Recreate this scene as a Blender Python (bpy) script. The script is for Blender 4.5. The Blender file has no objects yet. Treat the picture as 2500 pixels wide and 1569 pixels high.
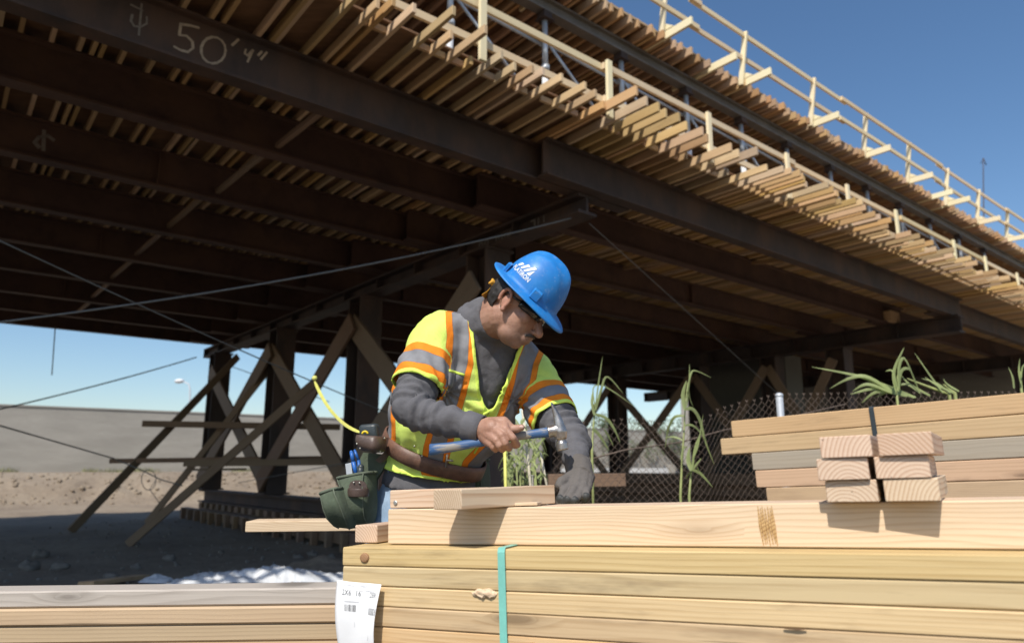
import bpy, bmesh, math, random
from mathutils import Vector, Matrix, noise, Quaternion
R_ = random.Random(11)
sc = bpy.context.scene
COL = sc.collection
rad = math.radians

# ------------------------------------------------------------------ camera, sky, sun, exposure
EYE = 0.95
PITCH = math.atan(355.5 / 1720.0)
cam_d = bpy.data.cameras.new('camera')
cam_d.sensor_width = 36.0
cam_d.lens = 1720.0 / 2500.0 * 36.0
cam_d.clip_start = 0.05
cam_d.clip_end = 2000
cam_d.dof.use_dof = True
cam_d.dof.focus_distance = 1.85
cam_d.dof.aperture_fstop = 3.4
cam = bpy.data.objects.new('camera', cam_d)
COL.objects.link(cam)
cam.location = (0, 0, EYE)
cam.rotation_euler = (math.pi / 2 + PITCH, 0, 0)
sc.camera = cam

SUN = Vector((-0.30, -0.80, 1.02)).normalized()       # towards the sun
world = bpy.data.worlds.new('World')
sc.world = world
world.use_nodes = True
wn = world.node_tree.nodes
bg = wn['Background']
sky = wn.new('ShaderNodeTexSky')
sky.sky_type = 'NISHITA'
sky.sun_disc = False
sky.sun_elevation = math.asin(SUN.z)
sky.sun_rotation = math.atan2(SUN.x, SUN.y)
sky.air_density = 1.0
sky.dust_density = 0.8
sky.ozone_density = 1.6
shs_ = wn.new('ShaderNodeHueSaturation'); shs_.inputs['Saturation'].default_value = 1.16
world.node_tree.links.new(sky.outputs[0], shs_.inputs['Color']); world.node_tree.links.new(shs_.outputs[0], bg.inputs[0])
bg.inputs[1].default_value = 0.138
sl = bpy.data.lights.new('sun', 'SUN')
sl.energy = 4.6
sl.angle = rad(0.55)
sl.color = (1.0, 0.945, 0.86)
so = bpy.data.objects.new('sun', sl)
COL.objects.link(so)
so.rotation_euler = (-SUN).to_track_quat('-Z', 'Y').to_euler()
sc.view_settings.view_transform = 'Standard'
sc.view_settings.look = 'None'
sc.view_settings.exposure = 0.0
sc.view_settings.gamma = 1.0

# ------------------------------------------------------------------ measuring helpers (survey of the place)
_c, _s = math.cos(PITCH), math.sin(PITCH)
def P(x, y, Y):
    """point at forward distance Y metres seen in the direction of survey mark (x, y)"""
    x *= 2500 / 2409.0; y *= 2500 / 2409.0
    dx = (x - 1250) / 1720.0; dy = (784.5 - y) / 1720.0
    ry = _c - dy * _s; rz = _s + dy * _c
    return Vector((dx / ry * Y, Y, EYE + rz / ry * Y))
AX = Vector((1.221, 1.0, 0)).normalized()          # along the bridge
TX = Vector((-AX.y, AX.x, 0))                      # across the bridge, away from the street side
BO = Vector((1.05, 9.45, 0))
def B(s, w, z):
    q = BO + AX * s + TX * w
    return Vector((q.x, q.y, z))

# ------------------------------------------------------------------ mesh helpers
class MB:
    def __init__(self): self.v = []; self.f = []
    def add(self, vs, fs):
        n = len(self.v); self.v += [tuple(v) for v in vs]; self.f += [tuple(i + n for i in f) for f in fs]
    def box(self, c, ax, ay, az):
        """centre and three half vectors"""
        c = Vector(c); ax = Vector(ax); ay = Vector(ay); az = Vector(az)
        vs = [c + ax * i + ay * j + az * k for k in (-1, 1) for j in (-1, 1) for i in (-1, 1)]
        fs = [(0, 2, 3, 1), (4, 5, 7, 6), (0, 1, 5, 4), (2, 6, 7, 3), (0, 4, 6, 2), (1, 3, 7, 5)]
        if ax.cross(ay).dot(az) < 0: fs = [f[::-1] for f in fs]
        self.add(vs, fs)
    def rings(self, rings, cap=True, closed=True):
        n = len(rings[0]); vs = [p for r in rings for p in r]; fs = []
        for i in range(len(rings) - 1):
            for j in range(n if closed else n - 1):
                a = i * n + j; b = i * n + (j + 1) % n
                fs.append((a, b, b + n, a + n))
        if cap:
            fs.append(tuple(range(n))[::-1]); fs.append(tuple(range((len(rings) - 1) * n, len(rings) * n)))
        self.add(vs, fs)
    def tube(self, pts, r, n=8, cap=True):
        pts = [Vector(p) for p in pts]
        rr = r if isinstance(r, (list, tuple)) else [r] * len(pts)
        rings = []; ref = None
        for i, p in enumerate(pts):
            d = (pts[min(i + 1, len(pts) - 1)] - pts[max(i - 1, 0)])
            d = d.normalized() if d.length > 1e-9 else Vector((0, 0, 1))
            if ref is None:
                ref = d.orthogonal().normalized()
            ref = (ref - d * ref.dot(d)).normalized()
            o = d.cross(ref)
            rings.append([p + (ref * math.cos(t) + o * math.sin(t)) * rr[i] for t in [2 * math.pi * k / n for k in range(n)]])
        self.rings(rings, cap)
    def ball(self, c, ax, ay, az, n=16, m=10):
        c = Vector(c); ax = Vector(ax); ay = Vector(ay); az = Vector(az)
        vs = [c - az]; fs = []
        for i in range(1, m):
            t = math.pi * i / m
            for j in range(n):
                u = 2 * math.pi * j / n
                vs.append(c - az * math.cos(t) + (ax * math.cos(u) + ay * math.sin(u)) * math.sin(t))
        vs.append(c + az); L = len(vs) - 1
        for j in range(n): fs.append((0, 1 + (j + 1) % n, 1 + j))
        for i in range(m - 2):
            for j in range(n):
                a = 1 + i * n + j; b = 1 + i * n + (j + 1) % n
                fs.append((a, b, b + n, a + n))
        k = 1 + (m - 2) * n
        for j in range(n): fs.append((L, k + j, k + (j + 1) % n))
        if ax.cross(ay).dot(az) < 0: fs = [f[::-1] for f in fs]
        self.add(vs, fs)
    def sph(self, c, r, n=14, m=9): self.ball(c, (r, 0, 0), (0, r, 0), (0, 0, r), n, m)
    def limb(self, pts, rr, n=14):
        """closed rounded tapering limb through the joints"""
        for a, b, ra, rb in zip(pts[:-1], pts[1:], rr[:-1], rr[1:]):
            self.tube([a, b], [ra, rb], n)
        for p, r in zip(pts, rr): self.sph(p, r, n)
    def mesh(self, name, smooth=False):
        me = bpy.data.meshes.new(name); me.from_pydata(self.v, [], self.f); me.update()
        if smooth: me.polygons.foreach_set('use_smooth', [True] * len(me.polygons))
        return me

def put(name, me, mat=None, parent=None, M=None):
    o = bpy.data.objects.new(name, me)
    COL.objects.link(o)
    if mat is not None and len(me.materials) == 0: me.materials.append(mat)
    if M is not None: o.matrix_basis = M
    if parent is not None:
        o.parent = parent
        b = parent.get('_b'); 
        o.matrix_parent_inverse = Matrix.Translation(-Vector(ROOTLOC.get(parent.name, (0, 0, 0))))
    return o
ROOTLOC = {}
def tag(o, label, cat, group=None):
    o['label'] = label; o['category'] = cat
    if group: o['group'] = group
    return o
def root(name, loc, label, cat, group=None):
    o = bpy.data.objects.new(name, None); COL.objects.link(o); o.location = loc
    o.empty_display_size = 0.1
    ROOTLOC[o.name] = tuple(loc)
    return tag(o, label, cat, group)
def part(name, mb, mat, parent=None, smooth=False):
    return put(name, mb.mesh(name, smooth), mat, parent)

_bx = {}
def bevel_box(L, w, h, bev=0.0025, rough=0.0, seed=0):
    key = (round(L, 3), round(w, 4), round(h, 4), bev)
    if key in _bx: return _bx[key]
    x, y, z = L / 2, w / 2, h / 2; m = MB()
    if bev <= 0:
        m.box((0, 0, 0), (x, 0, 0), (0, y, 0), (0, 0, z))
    else:
        b = bev; prof = [(-y, -z + b), (-y + b, -z), (y - b, -z), (y, -z + b), (y, z - b), (y - b, z), (-y + b, z), (-y, z - b)]
        sm = [(p[0] * (1 - b / y), p[1] * (1 - b / z)) for p in prof]
        m.rings([[(-x, p[0], p[1]) for p in sm], [(-x + b, p[0], p[1]) for p in prof], [(x - b, p[0], p[1]) for p in prof], [(x, p[0], p[1]) for p in sm]])
        m.f = [f[::-1] for f in m.f]
    me = m.mesh('board'); bm = bmesh.new(); bm.from_mesh(me); bmesh.ops.recalc_face_normals(bm, faces=bm.faces); bm.to_mesh(me); bm.free()
    _bx[key] = me
    return me
def frame(A, Bp, up=(0, 0, 1)):
    A = Vector(A); Bp = Vector(Bp); x = (Bp - A).normalized(); up = Vector(up)
    y = up.cross(x).normalized(); z = x.cross(y)
    M = Matrix((x, y, z)).transposed().to_4x4(); M.translation = (A + Bp) / 2
    return M
def board(name, A, Bp, w, h, mat, parent=None, up=(0, 0, 1), bev=0.0025):
    """plank from A to Bp (ends of its centre line), h measured along up"""
    A = Vector(A); Bp = Vector(Bp)
    me = bevel_box((Bp - A).length, w, h, bev)
    if len(me.materials) and me.materials[0] != mat:
        me = me.copy(); me.materials.clear()
    return put(name, me, mat, parent, frame(A, Bp, up))

# ------------------------------------------------------------------ material helpers
def new_mat(name):
    m = bpy.data.materials.new(name); m.use_nodes = True
    nt = m.node_tree; return m, nt, nt.nodes['Principled BSDF']
def N(nt, t, **kw):
    n = nt.nodes.new(t)
    for k, v in kw.items():
        if k.startswith('i_'):
            n.inputs[int(k[2:]) if k[2:].isdigit() else k[2:]].default_value = v
        else: setattr(n, k, v)
    return n
def math_(nt, op, a, b=None, c=None, clamp=False):
    n = nt.nodes.new('ShaderNodeMath'); n.operation = op; n.use_clamp = clamp
    for i, v in enumerate((a, b, c)):
        if v is None: continue
        if isinstance(v, (int, float)): n.inputs[i].default_value = v
        else: nt.links.new(v, n.inputs[i])
    return n.outputs[0]
def ramp(nt, fac, stops, interp='LINEAR'):
    n = nt.nodes.new('ShaderNodeValToRGB'); n.color_ramp.interpolation = interp
    el = n.color_ramp.elements
    while len(el) < len(stops): el.new(0.5)
    for e, (p, c) in zip(el, stops):
        e.position = p; e.color = (c[0], c[1], c[2], 1) if not isinstance(c, (int, float)) else (c, c, c, 1)
    nt.links.new(fac, n.inputs[0]); return n.outputs[0]
def mix(nt, fac, a, b, mode='MIX'):
    n = nt.nodes.new('ShaderNodeMix'); n.data_type = 'RGBA'; n.blend_type = mode
    for sock, v in ((n.inputs[0], fac), (n.inputs[6], a), (n.inputs[7], b)):
        if isinstance(v, (int, float)): sock.default_value = v
        elif isinstance(v, tuple): sock.default_value = (v[0], v[1], v[2], 1)
        else: nt.links.new(v, sock)
    return n.outputs[2]
def noise_(nt, vec, scale, detail=3.0, rough=0.5):
    n = nt.nodes.new('ShaderNodeTexNoise'); n.inputs['Scale'].default_value = scale
    n.inputs['Detail'].default_value = detail; n.inputs['Roughness'].default_value = rough
    if vec is not None: nt.links.new(vec, n.inputs['Vector'])
    return n.outputs[0]
def vmul(nt, vec, v):
    n = nt.nodes.new('ShaderNodeVectorMath'); n.operation = 'MULTIPLY'; nt.links.new(vec, n.inputs[0]); n.inputs[1].default_value = v
    return n.outputs[0]
def bump(nt, h, strength, dist, prev=None):
    n = nt.nodes.new('ShaderNodeBump'); n.inputs['Strength'].default_value = strength; n.inputs['Distance'].default_value = dist
    nt.links.new(h, n.inputs['Height'])
    if prev is not None: nt.links.new(prev, n.inputs['Normal'])
    return n.outputs[0]
def coords(nt, which='Object'):
    return nt.nodes.new('ShaderNodeTexCoord').outputs[which]

def wood(name, light, dark, ring=0.006, ringamt=0.5, knots=0.5, grey=0.0, vary=0.25, rough=0.72, fine=0.35, stain=0.0, ringdist=0.012, far=False):
    m, nt, bs = new_mat(name)
    tc = coords(nt)
    oi = nt.nodes.new('ShaderNodeObjectInfo'); rnd = oi.outputs['Random']
    r2 = math_(nt, 'FRACT', math_(nt, 'MULTIPLY', rnd, 17.31)); r3 = math_(nt, 'FRACT', math_(nt, 'MULTIPLY', rnd, 91.7))
    off = nt.nodes.new('ShaderNodeCombineXYZ')
    nt.links.new(math_(nt, 'MULTIPLY', rnd, 61.0), off.inputs[0])
    nt.links.new(math_(nt, 'MULTIPLY_ADD', r2, 0.16, -0.08), off.inputs[1])
    nt.links.new(math_(nt, 'MULTIPLY_ADD', r3, 0.05, 0.025), off.inputs[2])
    va = nt.nodes.new('ShaderNodeVectorMath'); nt.links.new(tc, va.inputs[0]); nt.links.new(off.outputs[0], va.inputs[1]); p = va.outputs[0]
    sp = nt.nodes.new('ShaderNodeSeparateXYZ'); nt.links.new(p, sp.inputs[0])
    rr = math_(nt, 'SQRT', math_(nt, 'ADD', math_(nt, 'POWER', sp.outputs[1], 2.0), math_(nt, 'POWER', sp.outputs[2], 2.0)))
    d1 = noise_(nt, vmul(nt, p, (1.7, 9, 9)), 1.0, 2.0)
    rr = math_(nt, 'MULTIPLY_ADD', math_(nt, 'SUBTRACT', d1, 0.5), ringdist * 2, rr)
    # knots pull the rings apart
    if far:
        kf = None
    else:
     vo = nt.nodes.new('ShaderNodeTexVoronoi'); vo.inputs['Scale'].default_value = 1.0
     nt.links.new(vmul(nt, p, (3.3, 3.2, 15)), vo.inputs['Vector'])
     kd = vo.outputs['Distance']; kc = nt.nodes.new('ShaderNodeSeparateColor'); nt.links.new(vo.outputs['Color'], kc.inputs[0])
     kon = math_(nt, 'LESS_THAN', kc.outputs[0], knots)
     kf = math_(nt, 'MULTIPLY', kon, ramp(nt, kd, [(0.0, 1.0), (0.10, 0.85), (0.17, 0.3), (0.34, 0.0)]))
     rr = math_(nt, 'MULTIPLY_ADD', kf, 0.02, rr)
    fr = math_(nt, 'FRACT', math_(nt, 'DIVIDE', rr, ring))
    rg = ramp(nt, fr, [(0.0, 0.05), (0.45, 0.25), (0.8, 1.0), (0.92, 0.9), (1.0, 0.05)])
    fib = noise_(nt, vmul(nt, p, (5, 260, 260)), 1.0, 3.0, 0.6)
    blot = noise_(nt, vmul(nt, p, (1.6, 7, 7)), 1.0, 3.0)
    fac = math_(nt, 'ADD', math_(nt, 'MULTIPLY', rg, ringamt), math_(nt, 'MULTIPLY', math_(nt, 'SUBTRACT', fib, 0.5), fine), clamp=True)
    fac = math_(nt, 'ADD', fac, math_(nt, 'MULTIPLY', math_(nt, 'SUBTRACT', blot, 0.5), 0.7), clamp=True)
    c = mix(nt, fac, light, dark)
    if kf is not None: c = mix(nt, math_(nt, 'MULTIPLY', kf, 0.8), c, tuple(x * 0.42 for x in dark))
    if grey > 0:
        gm = ramp(nt, noise_(nt, vmul(nt, p, (0.9, 12, 12)), 1.0, 4.0), [(0.35, 0.0), (0.65, 1.0)])
        c = mix(nt, math_(nt, 'MULTIPLY_ADD', gm, grey * 0.4, grey * 0.6), c, (0.30, 0.27, 0.235))
    if stain > 0:
        sm = ramp(nt, noise_(nt, vmul(nt, p, (2.2, 16, 16)), 1.0, 5.0, 0.65), [(0.56, 0.0), (0.70, 1.0)])
        c = mix(nt, math_(nt, 'MULTIPLY', sm, stain), c, (0.16, 0.10, 0.055))
    # drying checks: thin dark lines along the grain
    if not far:
        ck = noise_(nt, vmul(nt, p, (1.3, 75, 75)), 1.0, 2.0)
        ckm = ramp(nt, ck, [(0.725, 0.0), (0.745, 1.0)])
        c = mix(nt, math_(nt, 'MULTIPLY', ckm, 0.5), c, tuple(x * 0.3 for x in dark))
    hs = nt.nodes.new('ShaderNodeHueSaturation'); nt.links.new(c, hs.inputs['Color'])
    nt.links.new(math_(nt, 'MULTIPLY_ADD', r2, vary, 1 - vary / 2), hs.inputs['Value'])
    nt.links.new(math_(nt, 'MULTIPLY_ADD', r3, vary * 0.8, 1 - vary * 0.4), hs.inputs['Saturation'])
    nt.links.new(math_(nt, 'MULTIPLY_ADD', rnd, 0.02, 0.49), hs.inputs['Hue'])
    nt.links.new(hs.outputs[0], bs.inputs['Base Color'])
    bs.inputs['Roughness'].default_value = rough
    hgt = math_(nt, 'ADD', math_(nt, 'MULTIPLY', fib, 0.6), math_(nt, 'MULTIPLY', rg, -0.3))
    if not far:
        hgt = math_(nt, 'SUBTRACT', hgt, math_(nt, 'MULTIPLY', ckm, 1.0))
        nt.links.new(bump(nt, hgt, 0.35, 0.0012), bs.inputs['Normal'])
    return m
def plain(name, col, rough=0.7, var=0.25, scale=9.0, metal=0.0, bmp=0.25, bdist=0.004, dirt=None, dirtamt=0.5, stretch=(1, 1, 1), spec=None, which='Object'):
    m, nt, bs = new_mat(name)
    p = vmul(nt, coords(nt, which), stretch)
    n1 = noise_(nt, p, scale, 5.0, 0.6); n2 = noise_(nt, p, scale * 7, 3.0)
    dk = tuple(x * (1 - var) for x in col); lt = tuple(min(1, x * (1 + var)) for x in col)
    c = ramp(nt, math_(nt, 'ADD', math_(nt, 'MULTIPLY', n1, 0.75), math_(nt, 'MULTIPLY', n2, 0.25)), [(0.3, dk), (0.7, lt)])
    if dirt: c = mix(nt, math_(nt, 'MULTIPLY', ramp(nt, noise_(nt, p, scale * 0.6, 6.0, 0.65), [(0.48, 0.0), (0.62, 1.0)]), dirtamt), c, dirt)
    nt.links.new(c, bs.inputs['Base Color'])
    bs.inputs['Roughness'].default_value = rough; bs.inputs['Metallic'].default_value = metal
    if spec is not None: bs.inputs['Specular IOR Level'].default_value = spec
    nt.links.new(bump(nt, math_(nt, 'ADD', n1, math_(nt, 'MULTIPLY', n2, 0.5)), bmp, bdist), bs.inputs['Normal'])
    return m

M = {}
M['fir'] = wood('fresh_fir', (0.72, 0.55, 0.38), (0.53, 0.34, 0.20), ring=0.0075, ringamt=0.55, knots=0.12, vary=0.10, fine=0.8, ringdist=0.035, stain=0.1)
M['fir_end'] = wood('fresh_fir_offcut', (0.70, 0.53, 0.37), (0.46, 0.27, 0.155), ring=0.0062, ringamt=0.75, knots=0.05, vary=0.14, fine=0.35)
M['stud'] = wood('yellow_stud', (0.63, 0.465, 0.255), (0.42, 0.27, 0.12), ring=0.008, ringamt=0.42, knots=0.24, vary=0.2, fine=1.3, stain=0.5)
M['greyed'] = wood('weathered_grey_plank', (0.55, 0.495, 0.42), (0.34, 0.295, 0.24), ring=0.006, ringamt=0.45, knots=0.3, grey=0.0, vary=0.15, fine=0.6)
M['tan'] = wood('weathered_tan_plank', (0.54, 0.385, 0.215), (0.34, 0.215, 0.11), ring=0.008, ringamt=0.45, knots=0.35, grey=0.25, vary=0.25, fine=0.5, stain=0.2)
M['timber'] = wood('sunned_timber', (0.58, 0.385, 0.215), (0.38, 0.225, 0.11), ring=0.012, ringamt=0.35, knots=0.3, vary=0.25, fine=0.5, stain=0.35)
M['timber_grey'] = wood('greyed_timber', (0.47, 0.38, 0.28), (0.30, 0.225, 0.15), ring=0.012, ringamt=0.35, knots=0.2, grey=0.45, vary=0.15, fine=0.5)
M['joist'] = wood('joist_timber', (0.585, 0.405, 0.22), (0.38, 0.235, 0.115), ring=0.014, ringamt=0.4, knots=0.2, vary=0.55, fine=0.4, stain=0.2, far=True)
M['upper_joist'] = wood('upper_joist_timber', (0.52, 0.34, 0.19), (0.33, 0.19, 0.10), ring=0.014, ringamt=0.4, knots=0.2, vary=0.4, fine=0.4, far=True)
M['rail'] = wood('rail_timber', (0.78, 0.62, 0.38), (0.60, 0.42, 0.22), ring=0.012, ringamt=0.3, knots=0.15, vary=0.15, far=True)
M['post'] = wood('pale_post_timber', (0.88, 0.77, 0.50), (0.78, 0.62, 0.36), ring=0.012, ringamt=0.3, knots=0.1, vary=0.08, far=True)
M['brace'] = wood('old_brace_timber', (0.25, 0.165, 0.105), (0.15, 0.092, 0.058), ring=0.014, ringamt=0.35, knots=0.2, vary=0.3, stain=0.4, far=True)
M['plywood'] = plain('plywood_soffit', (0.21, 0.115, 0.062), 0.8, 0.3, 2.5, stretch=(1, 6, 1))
M['steel'] = plain('rusty_steel', (0.078, 0.041, 0.030), 0.75, 0.35, 1.6, dirt=(0.16, 0.085, 0.045), dirtamt=0.35, bmp=0.15)
M['steel_dark'] = plain('old_painted_steel', (0.056, 0.038, 0.032), 0.7, 0.4, 1.8, stretch=(1, 1, 0.45), dirt=(0.13, 0.07, 0.042), dirtamt=0.55, bmp=0.15)
M['galv'] = plain('galvanised_pipe', (0.52, 0.55, 0.58), 0.45, 0.2, 14, metal=0.35, bmp=0.1)
M['whitepipe'] = plain('white_painted_pipe', (0.72, 0.74, 0.76), 0.5, 0.12, 14, bmp=0.1)
M['alu'] = plain('dull_aluminium_beam', (0.20, 0.185, 0.165), 0.6, 0.25, 3, metal=0.2)
M['cable'] = plain('steel_cable', (0.20, 0.20, 0.19), 0.55, 0.2, 60, metal=0.5)
M['concrete'] = plain('concrete', (0.36, 0.335, 0.29), 0.9, 0.14, 0.5, stretch=(1, 1, 5), dirt=(0.27, 0.25, 0.215), dirtamt=0.35, bmp=0.3, bdist=0.01)
M['chalk'] = plain('chalk_mark', (0.50, 0.40, 0.30), 0.95, 0.3, 60)
M['chalk_dim'] = plain('faded_chalk', (0.24, 0.21, 0.18), 0.95, 0.3, 60)

# ------------------------------------------------------------------ ground
WA, WB = Vector((-22.0, 31.5)), Vector((-8.2, 41.0))         # line of the concrete wall
WD = (WB - WA).normalized(); WN = Vector((-WD.y, WD.x))
def gz(x, y):
    t = max(0.0, min(1.0, (y - 3.6) / 8.0)); t = t * t * (3 - 2 * t)
    z = -0.45 * t
    d = -(Vector((x, y)) - WA).dot(WN)                        # metres in front of the wall
    if d < 9:
        u = max(0.0, min(1.0, (8.2 - d) / 4.2)); u = u * u * (3 - 2 * u)
        z += 1.18 * u
        z += 0.26 * noise.noise(Vector((x * 0.9, y * 0.9, 3))) * max(0, 1 - abs(u - 0.5) * 2)
        z += 0.16 * noise.noise(Vector((x * 2.6, y * 2.6, 5))) * max(0, 1 - abs(u - 0.5) * 2)
    if y > 5:
        z += 0.05 * noise.noise(Vector((x * 0.6, y * 0.6, 0))) + 0.022 * noise.noise(Vector((x * 2.3, y * 2.3, 7)))
    return z
def axis_grid(a, b, c, fine, coarse):
    out = []; v = a
    while v < b: out.append(v); v += fine
    k = fine
    while v < c: out.append(v); k *= coarse; v += k
    out.append(c); return out
gx = [-v for v in axis_grid(14, 14.1, 900, 0.5, 1.25)[1:]][::-1]
gx = [-v for v in axis_grid(30, 30.1, 1500, 0.6, 1.3)][::-1] + [-30 + 0.3 * i for i in range(1, 140)] + axis_grid(12, 12.1, 1500, 0.6, 1.3)
gy = [-900, -300, -100, -40, -15, -6, -2, 1] + [3 + 0.28 * i for i in range(150)] + axis_grid(45.2, 45.3, 1800, 0.6, 1.3)
gm = MB()
gm.v = [(x, y, gz(x, y)) for y in gy for x in gx]
nx = len(gx)
gm.f = [(j * nx + i, j * nx + i + 1, (j + 1) * nx + i + 1, (j + 1) * nx + i) for j in range(len(gy) - 1) for i in range(nx - 1)]
m, nt, bs = new_mat('dirt_ground')
tc = coords(nt)
n1 = noise_(nt, tc, 0.5, 6, 0.6); n2 = noise_(nt, tc, 6.0, 5, 0.65); n3 = noise_(nt, tc, 40.0, 4, 0.6)
c = ramp(nt, math_(nt, 'ADD', math_(nt, 'MULTIPLY', n1, 0.6), math_(nt, 'MULTIPLY', n2, 0.4)), [(0.32, (0.18, 0.135, 0.095)), (0.55, (0.285, 0.225, 0.16)), (0.72, (0.36, 0.295, 0.22))])
c = mix(nt, math_(nt, 'MULTIPLY', ramp(nt, n3, [(0.55, 0.0), (0.7, 1.0)]), 0.4), c, (0.40, 0.36, 0.30))
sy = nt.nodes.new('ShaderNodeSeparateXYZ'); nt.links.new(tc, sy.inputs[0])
bounce_cut = ramp(nt, math_(nt, 'DIVIDE', math_(nt, 'MULTIPLY_ADD', math_(nt, 'SUBTRACT', n1, 0.5), 3.0, sy.outputs[1]), 20.0), [(0.33, 1.0), (0.43, 0.0)])
c = mix(nt, bounce_cut, c, (0.10, 0.076, 0.052))                      # near ground colour darkened to weaken bounce light under the bridge
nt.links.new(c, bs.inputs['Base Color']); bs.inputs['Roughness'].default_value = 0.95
b1 = bump(nt, n2, 0.7, 0.06); nt.links.new(bump(nt, n3, 0.6, 0.015, b1), bs.inputs['Normal'])
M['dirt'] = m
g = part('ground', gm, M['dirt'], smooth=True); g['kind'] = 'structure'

# ------------------------------------------------------------------ concrete wall far left
wm = MB()
a = WA - WD * 60; b = WA + WD * 75
L2 = (b - a).length / 2; cc = (a + b) / 2
wm.box((cc.x, cc.y, 1.95), (WD.x * L2, WD.y * L2, 0), (WN.x * 0.15, WN.y * 0.15, 0), (0, 0, 1.65))
wall = part('concrete_wall', wm, M['concrete'])
tag(wall, 'long plain grey concrete wall on the dirt bank beyond the bridge', 'wall')
capm = MB(); capm.box((cc.x, cc.y, 3.63), (WD.x * L2, WD.y * L2, 0), (WN.x * 0.19, WN.y * 0.19, 0), (0, 0, 0.035))
part('coping', capm, M['concrete'], wall)
gv, gf = [], []
M['grass'] = plain('dry_grass_blades', (0.20, 0.20, 0.085), 0.8, 0.4, 3)
gb = MB()
for i in range(5200):
    t = R_.uniform(-16, 22); d = abs(R_.gauss(0, 0.9)) + 0.2
    q = WA + WD * t - WN * d
    if noise.noise(Vector((t * 0.35, d * 0.3, 9))) < -0.12 + 0.02 * t: continue
    z = gz(q.x, q.y); h = R_.uniform(0.05, 0.28); ang = R_.uniform(0, 6.28)
    dx, dy = math.cos(ang) * 0.014, math.sin(ang) * 0.014; lx, ly = R_.gauss(0, 0.08), R_.gauss(0, 0.08)
    gb.add([(q.x - dx, q.y - dy, z), (q.x + dx, q.y + dy, z), (q.x + lx, q.y + ly, z + h)], [(0, 1, 2)])
gr = part('grass', gb, M['grass']); gr['kind'] = 'stuff'
tag(gr, 'dry grass along the foot of the concrete wall', 'grass')

# ------------------------------------------------------------------ bridge: girders on cap beams
ZB, ZT = 4.55, 5.05
GW = [-0.32, 1.07, 2.98, 4.94, 6.92, 8.98, 11.08, 13.16, 15.11]
def ibeam(s0, s1, w0, zb, zt, fw=0.19, ft=0.028, wt=0.03):
    mb = MB(); c = (s0 + s1) / 2; h = (s1 - s0) / 2; wc = w0 + fw / 2
    mb.box(B(c, wc, zb + ft / 2), AX * h, TX * fw / 2, (0, 0, ft / 2))
    mb.box(B(c, wc, zt - ft / 2), AX * h, TX * fw / 2, (0, 0, ft / 2))
    mb.box(B(c, wc, (zb + zt) / 2), AX * (h - 0.002), TX * wt / 2, (0, 0, (zt - zb) / 2 - ft))
    return mb
def strokes(name, lines, org, ux, uz, nrm, width, mat, parent):
    """flat chalk strokes drawn on a plane"""
    mb = MB()
    for ln in lines:
        pts = [org + ux * x + uz * z + nrm * 0.004 for x, z in ln]
        for a, b in zip(pts[:-1], pts[1:]):
            d = (b - a); n = d.cross(nrm).normalized() * width * R_.uniform(0.4, 0.6); e = d.normalized() * width * 0.3
            mb.add([a - n - e, b - n + e, b + n + e, a + n - e], [(0, 1, 2, 3)])
    return part(name, mb, mat, parent)
ordw = ['first', 'second', 'third', 'fourth', 'fifth', 'sixth', 'seventh', 'eighth', 'ninth']
SP1, SP2, SP3 = (-14.0, 0.55), (-1.22, 12.75), (11.3, 26.5)
near_desc = [(SP1, 0.0, 'left span'), (SP2, -0.215, 'middle span'), (SP3, 0.0, 'right span')]
for k, (sp, dw, nm) in enumerate(near_desc):
    for i, w in enumerate(GW):
        go = part('steel_girder', ibeam(sp[0], sp[1], w + dw, ZB, ZT), M['steel' if i else 'steel_dark'])
        if i == 0 and k == 0: lb = 'dark steel girder with chalked 50 feet 4 inches on its web, near deck edge'
        elif i == 0: lb = 'dark steel girder along the near edge of the deck, %s' % nm
        else: lb = '%s rusty steel girder back from the near deck edge, %s' % (ordw[i], nm)
        tag(go, lb, 'girder', 'steel girders under the deck')
        if i == 0 and k == 0: G1 = go
        if i == 2 and k == 0: G3 = go
        if i == 8 and k == 0: G9 = go
        # web stiffener plates
        st = MB()
        for s in ([-9.5, -4.9] if k == 0 else [1.0, 6.2] if k == 1 else [14, 19]):
            st = MB(); st.box(B(s, w + dw + 0.095 - 0.055, (ZB + ZT) / 2), AX * 0.008, TX * 0.037, (0, 0, 0.22))
            if i in (2, 4, 6): part('stiffener_plate', st, M['steel'], go)
def web_pt(x, y, w):
    """meet of a sight line with the plane across = w, in bridge measure"""
    p = P(x, y, 1.0) - Vector((0, 0, EYE)); c0 = Vector((0, 0, EYE)) - BO
    c0.z = EYE
    k = (w - (c0.x * TX.x + c0.y * TX.y)) / (p.x * TX.x + p.y * TX.y)
    q = Vector((0, 0, EYE)) + p * k
    return (q - BO).dot(AX), q.z
wweb = GW[0] + 0.095 - 0.015
def chalk(lines_px, w, width, mat, parent, name='chalk_mark'):
    lines = [[web_pt(x, y, w) for x, y in ln] for ln in lines_px]
    return strokes(name, lines, B(0, w, 0), AX, Vector((0, 0, 1)), -TX, width, mat, parent)
def cz(x, y, k=2.834 * 2500 / 2409): return (x / k, y / k)
five = [[cz(1375, 195), cz(1320, 180), cz(1250, 170), cz(1240, 245), cz(1290, 250), cz(1330, 290), cz(1335, 335), cz(1300, 362), cz(1250, 350), cz(1205, 325)]]
zero = [[cz(1475 + 85 * math.cos(t), 350 + 92 * math.sin(t)) for t in [i * 0.42 for i in range(16)]]]
tick = [[cz(1650, 275), cz(1605, 315)]]
four = [[cz(1700, 345), cz(1692, 372), cz(1715, 388), cz(1750, 350)], [cz(1750, 350), cz(1712, 430)]]
qt = [[cz(1810, 360), cz(1785, 385)], [cz(1845, 365), cz(1805, 412)]]
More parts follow.
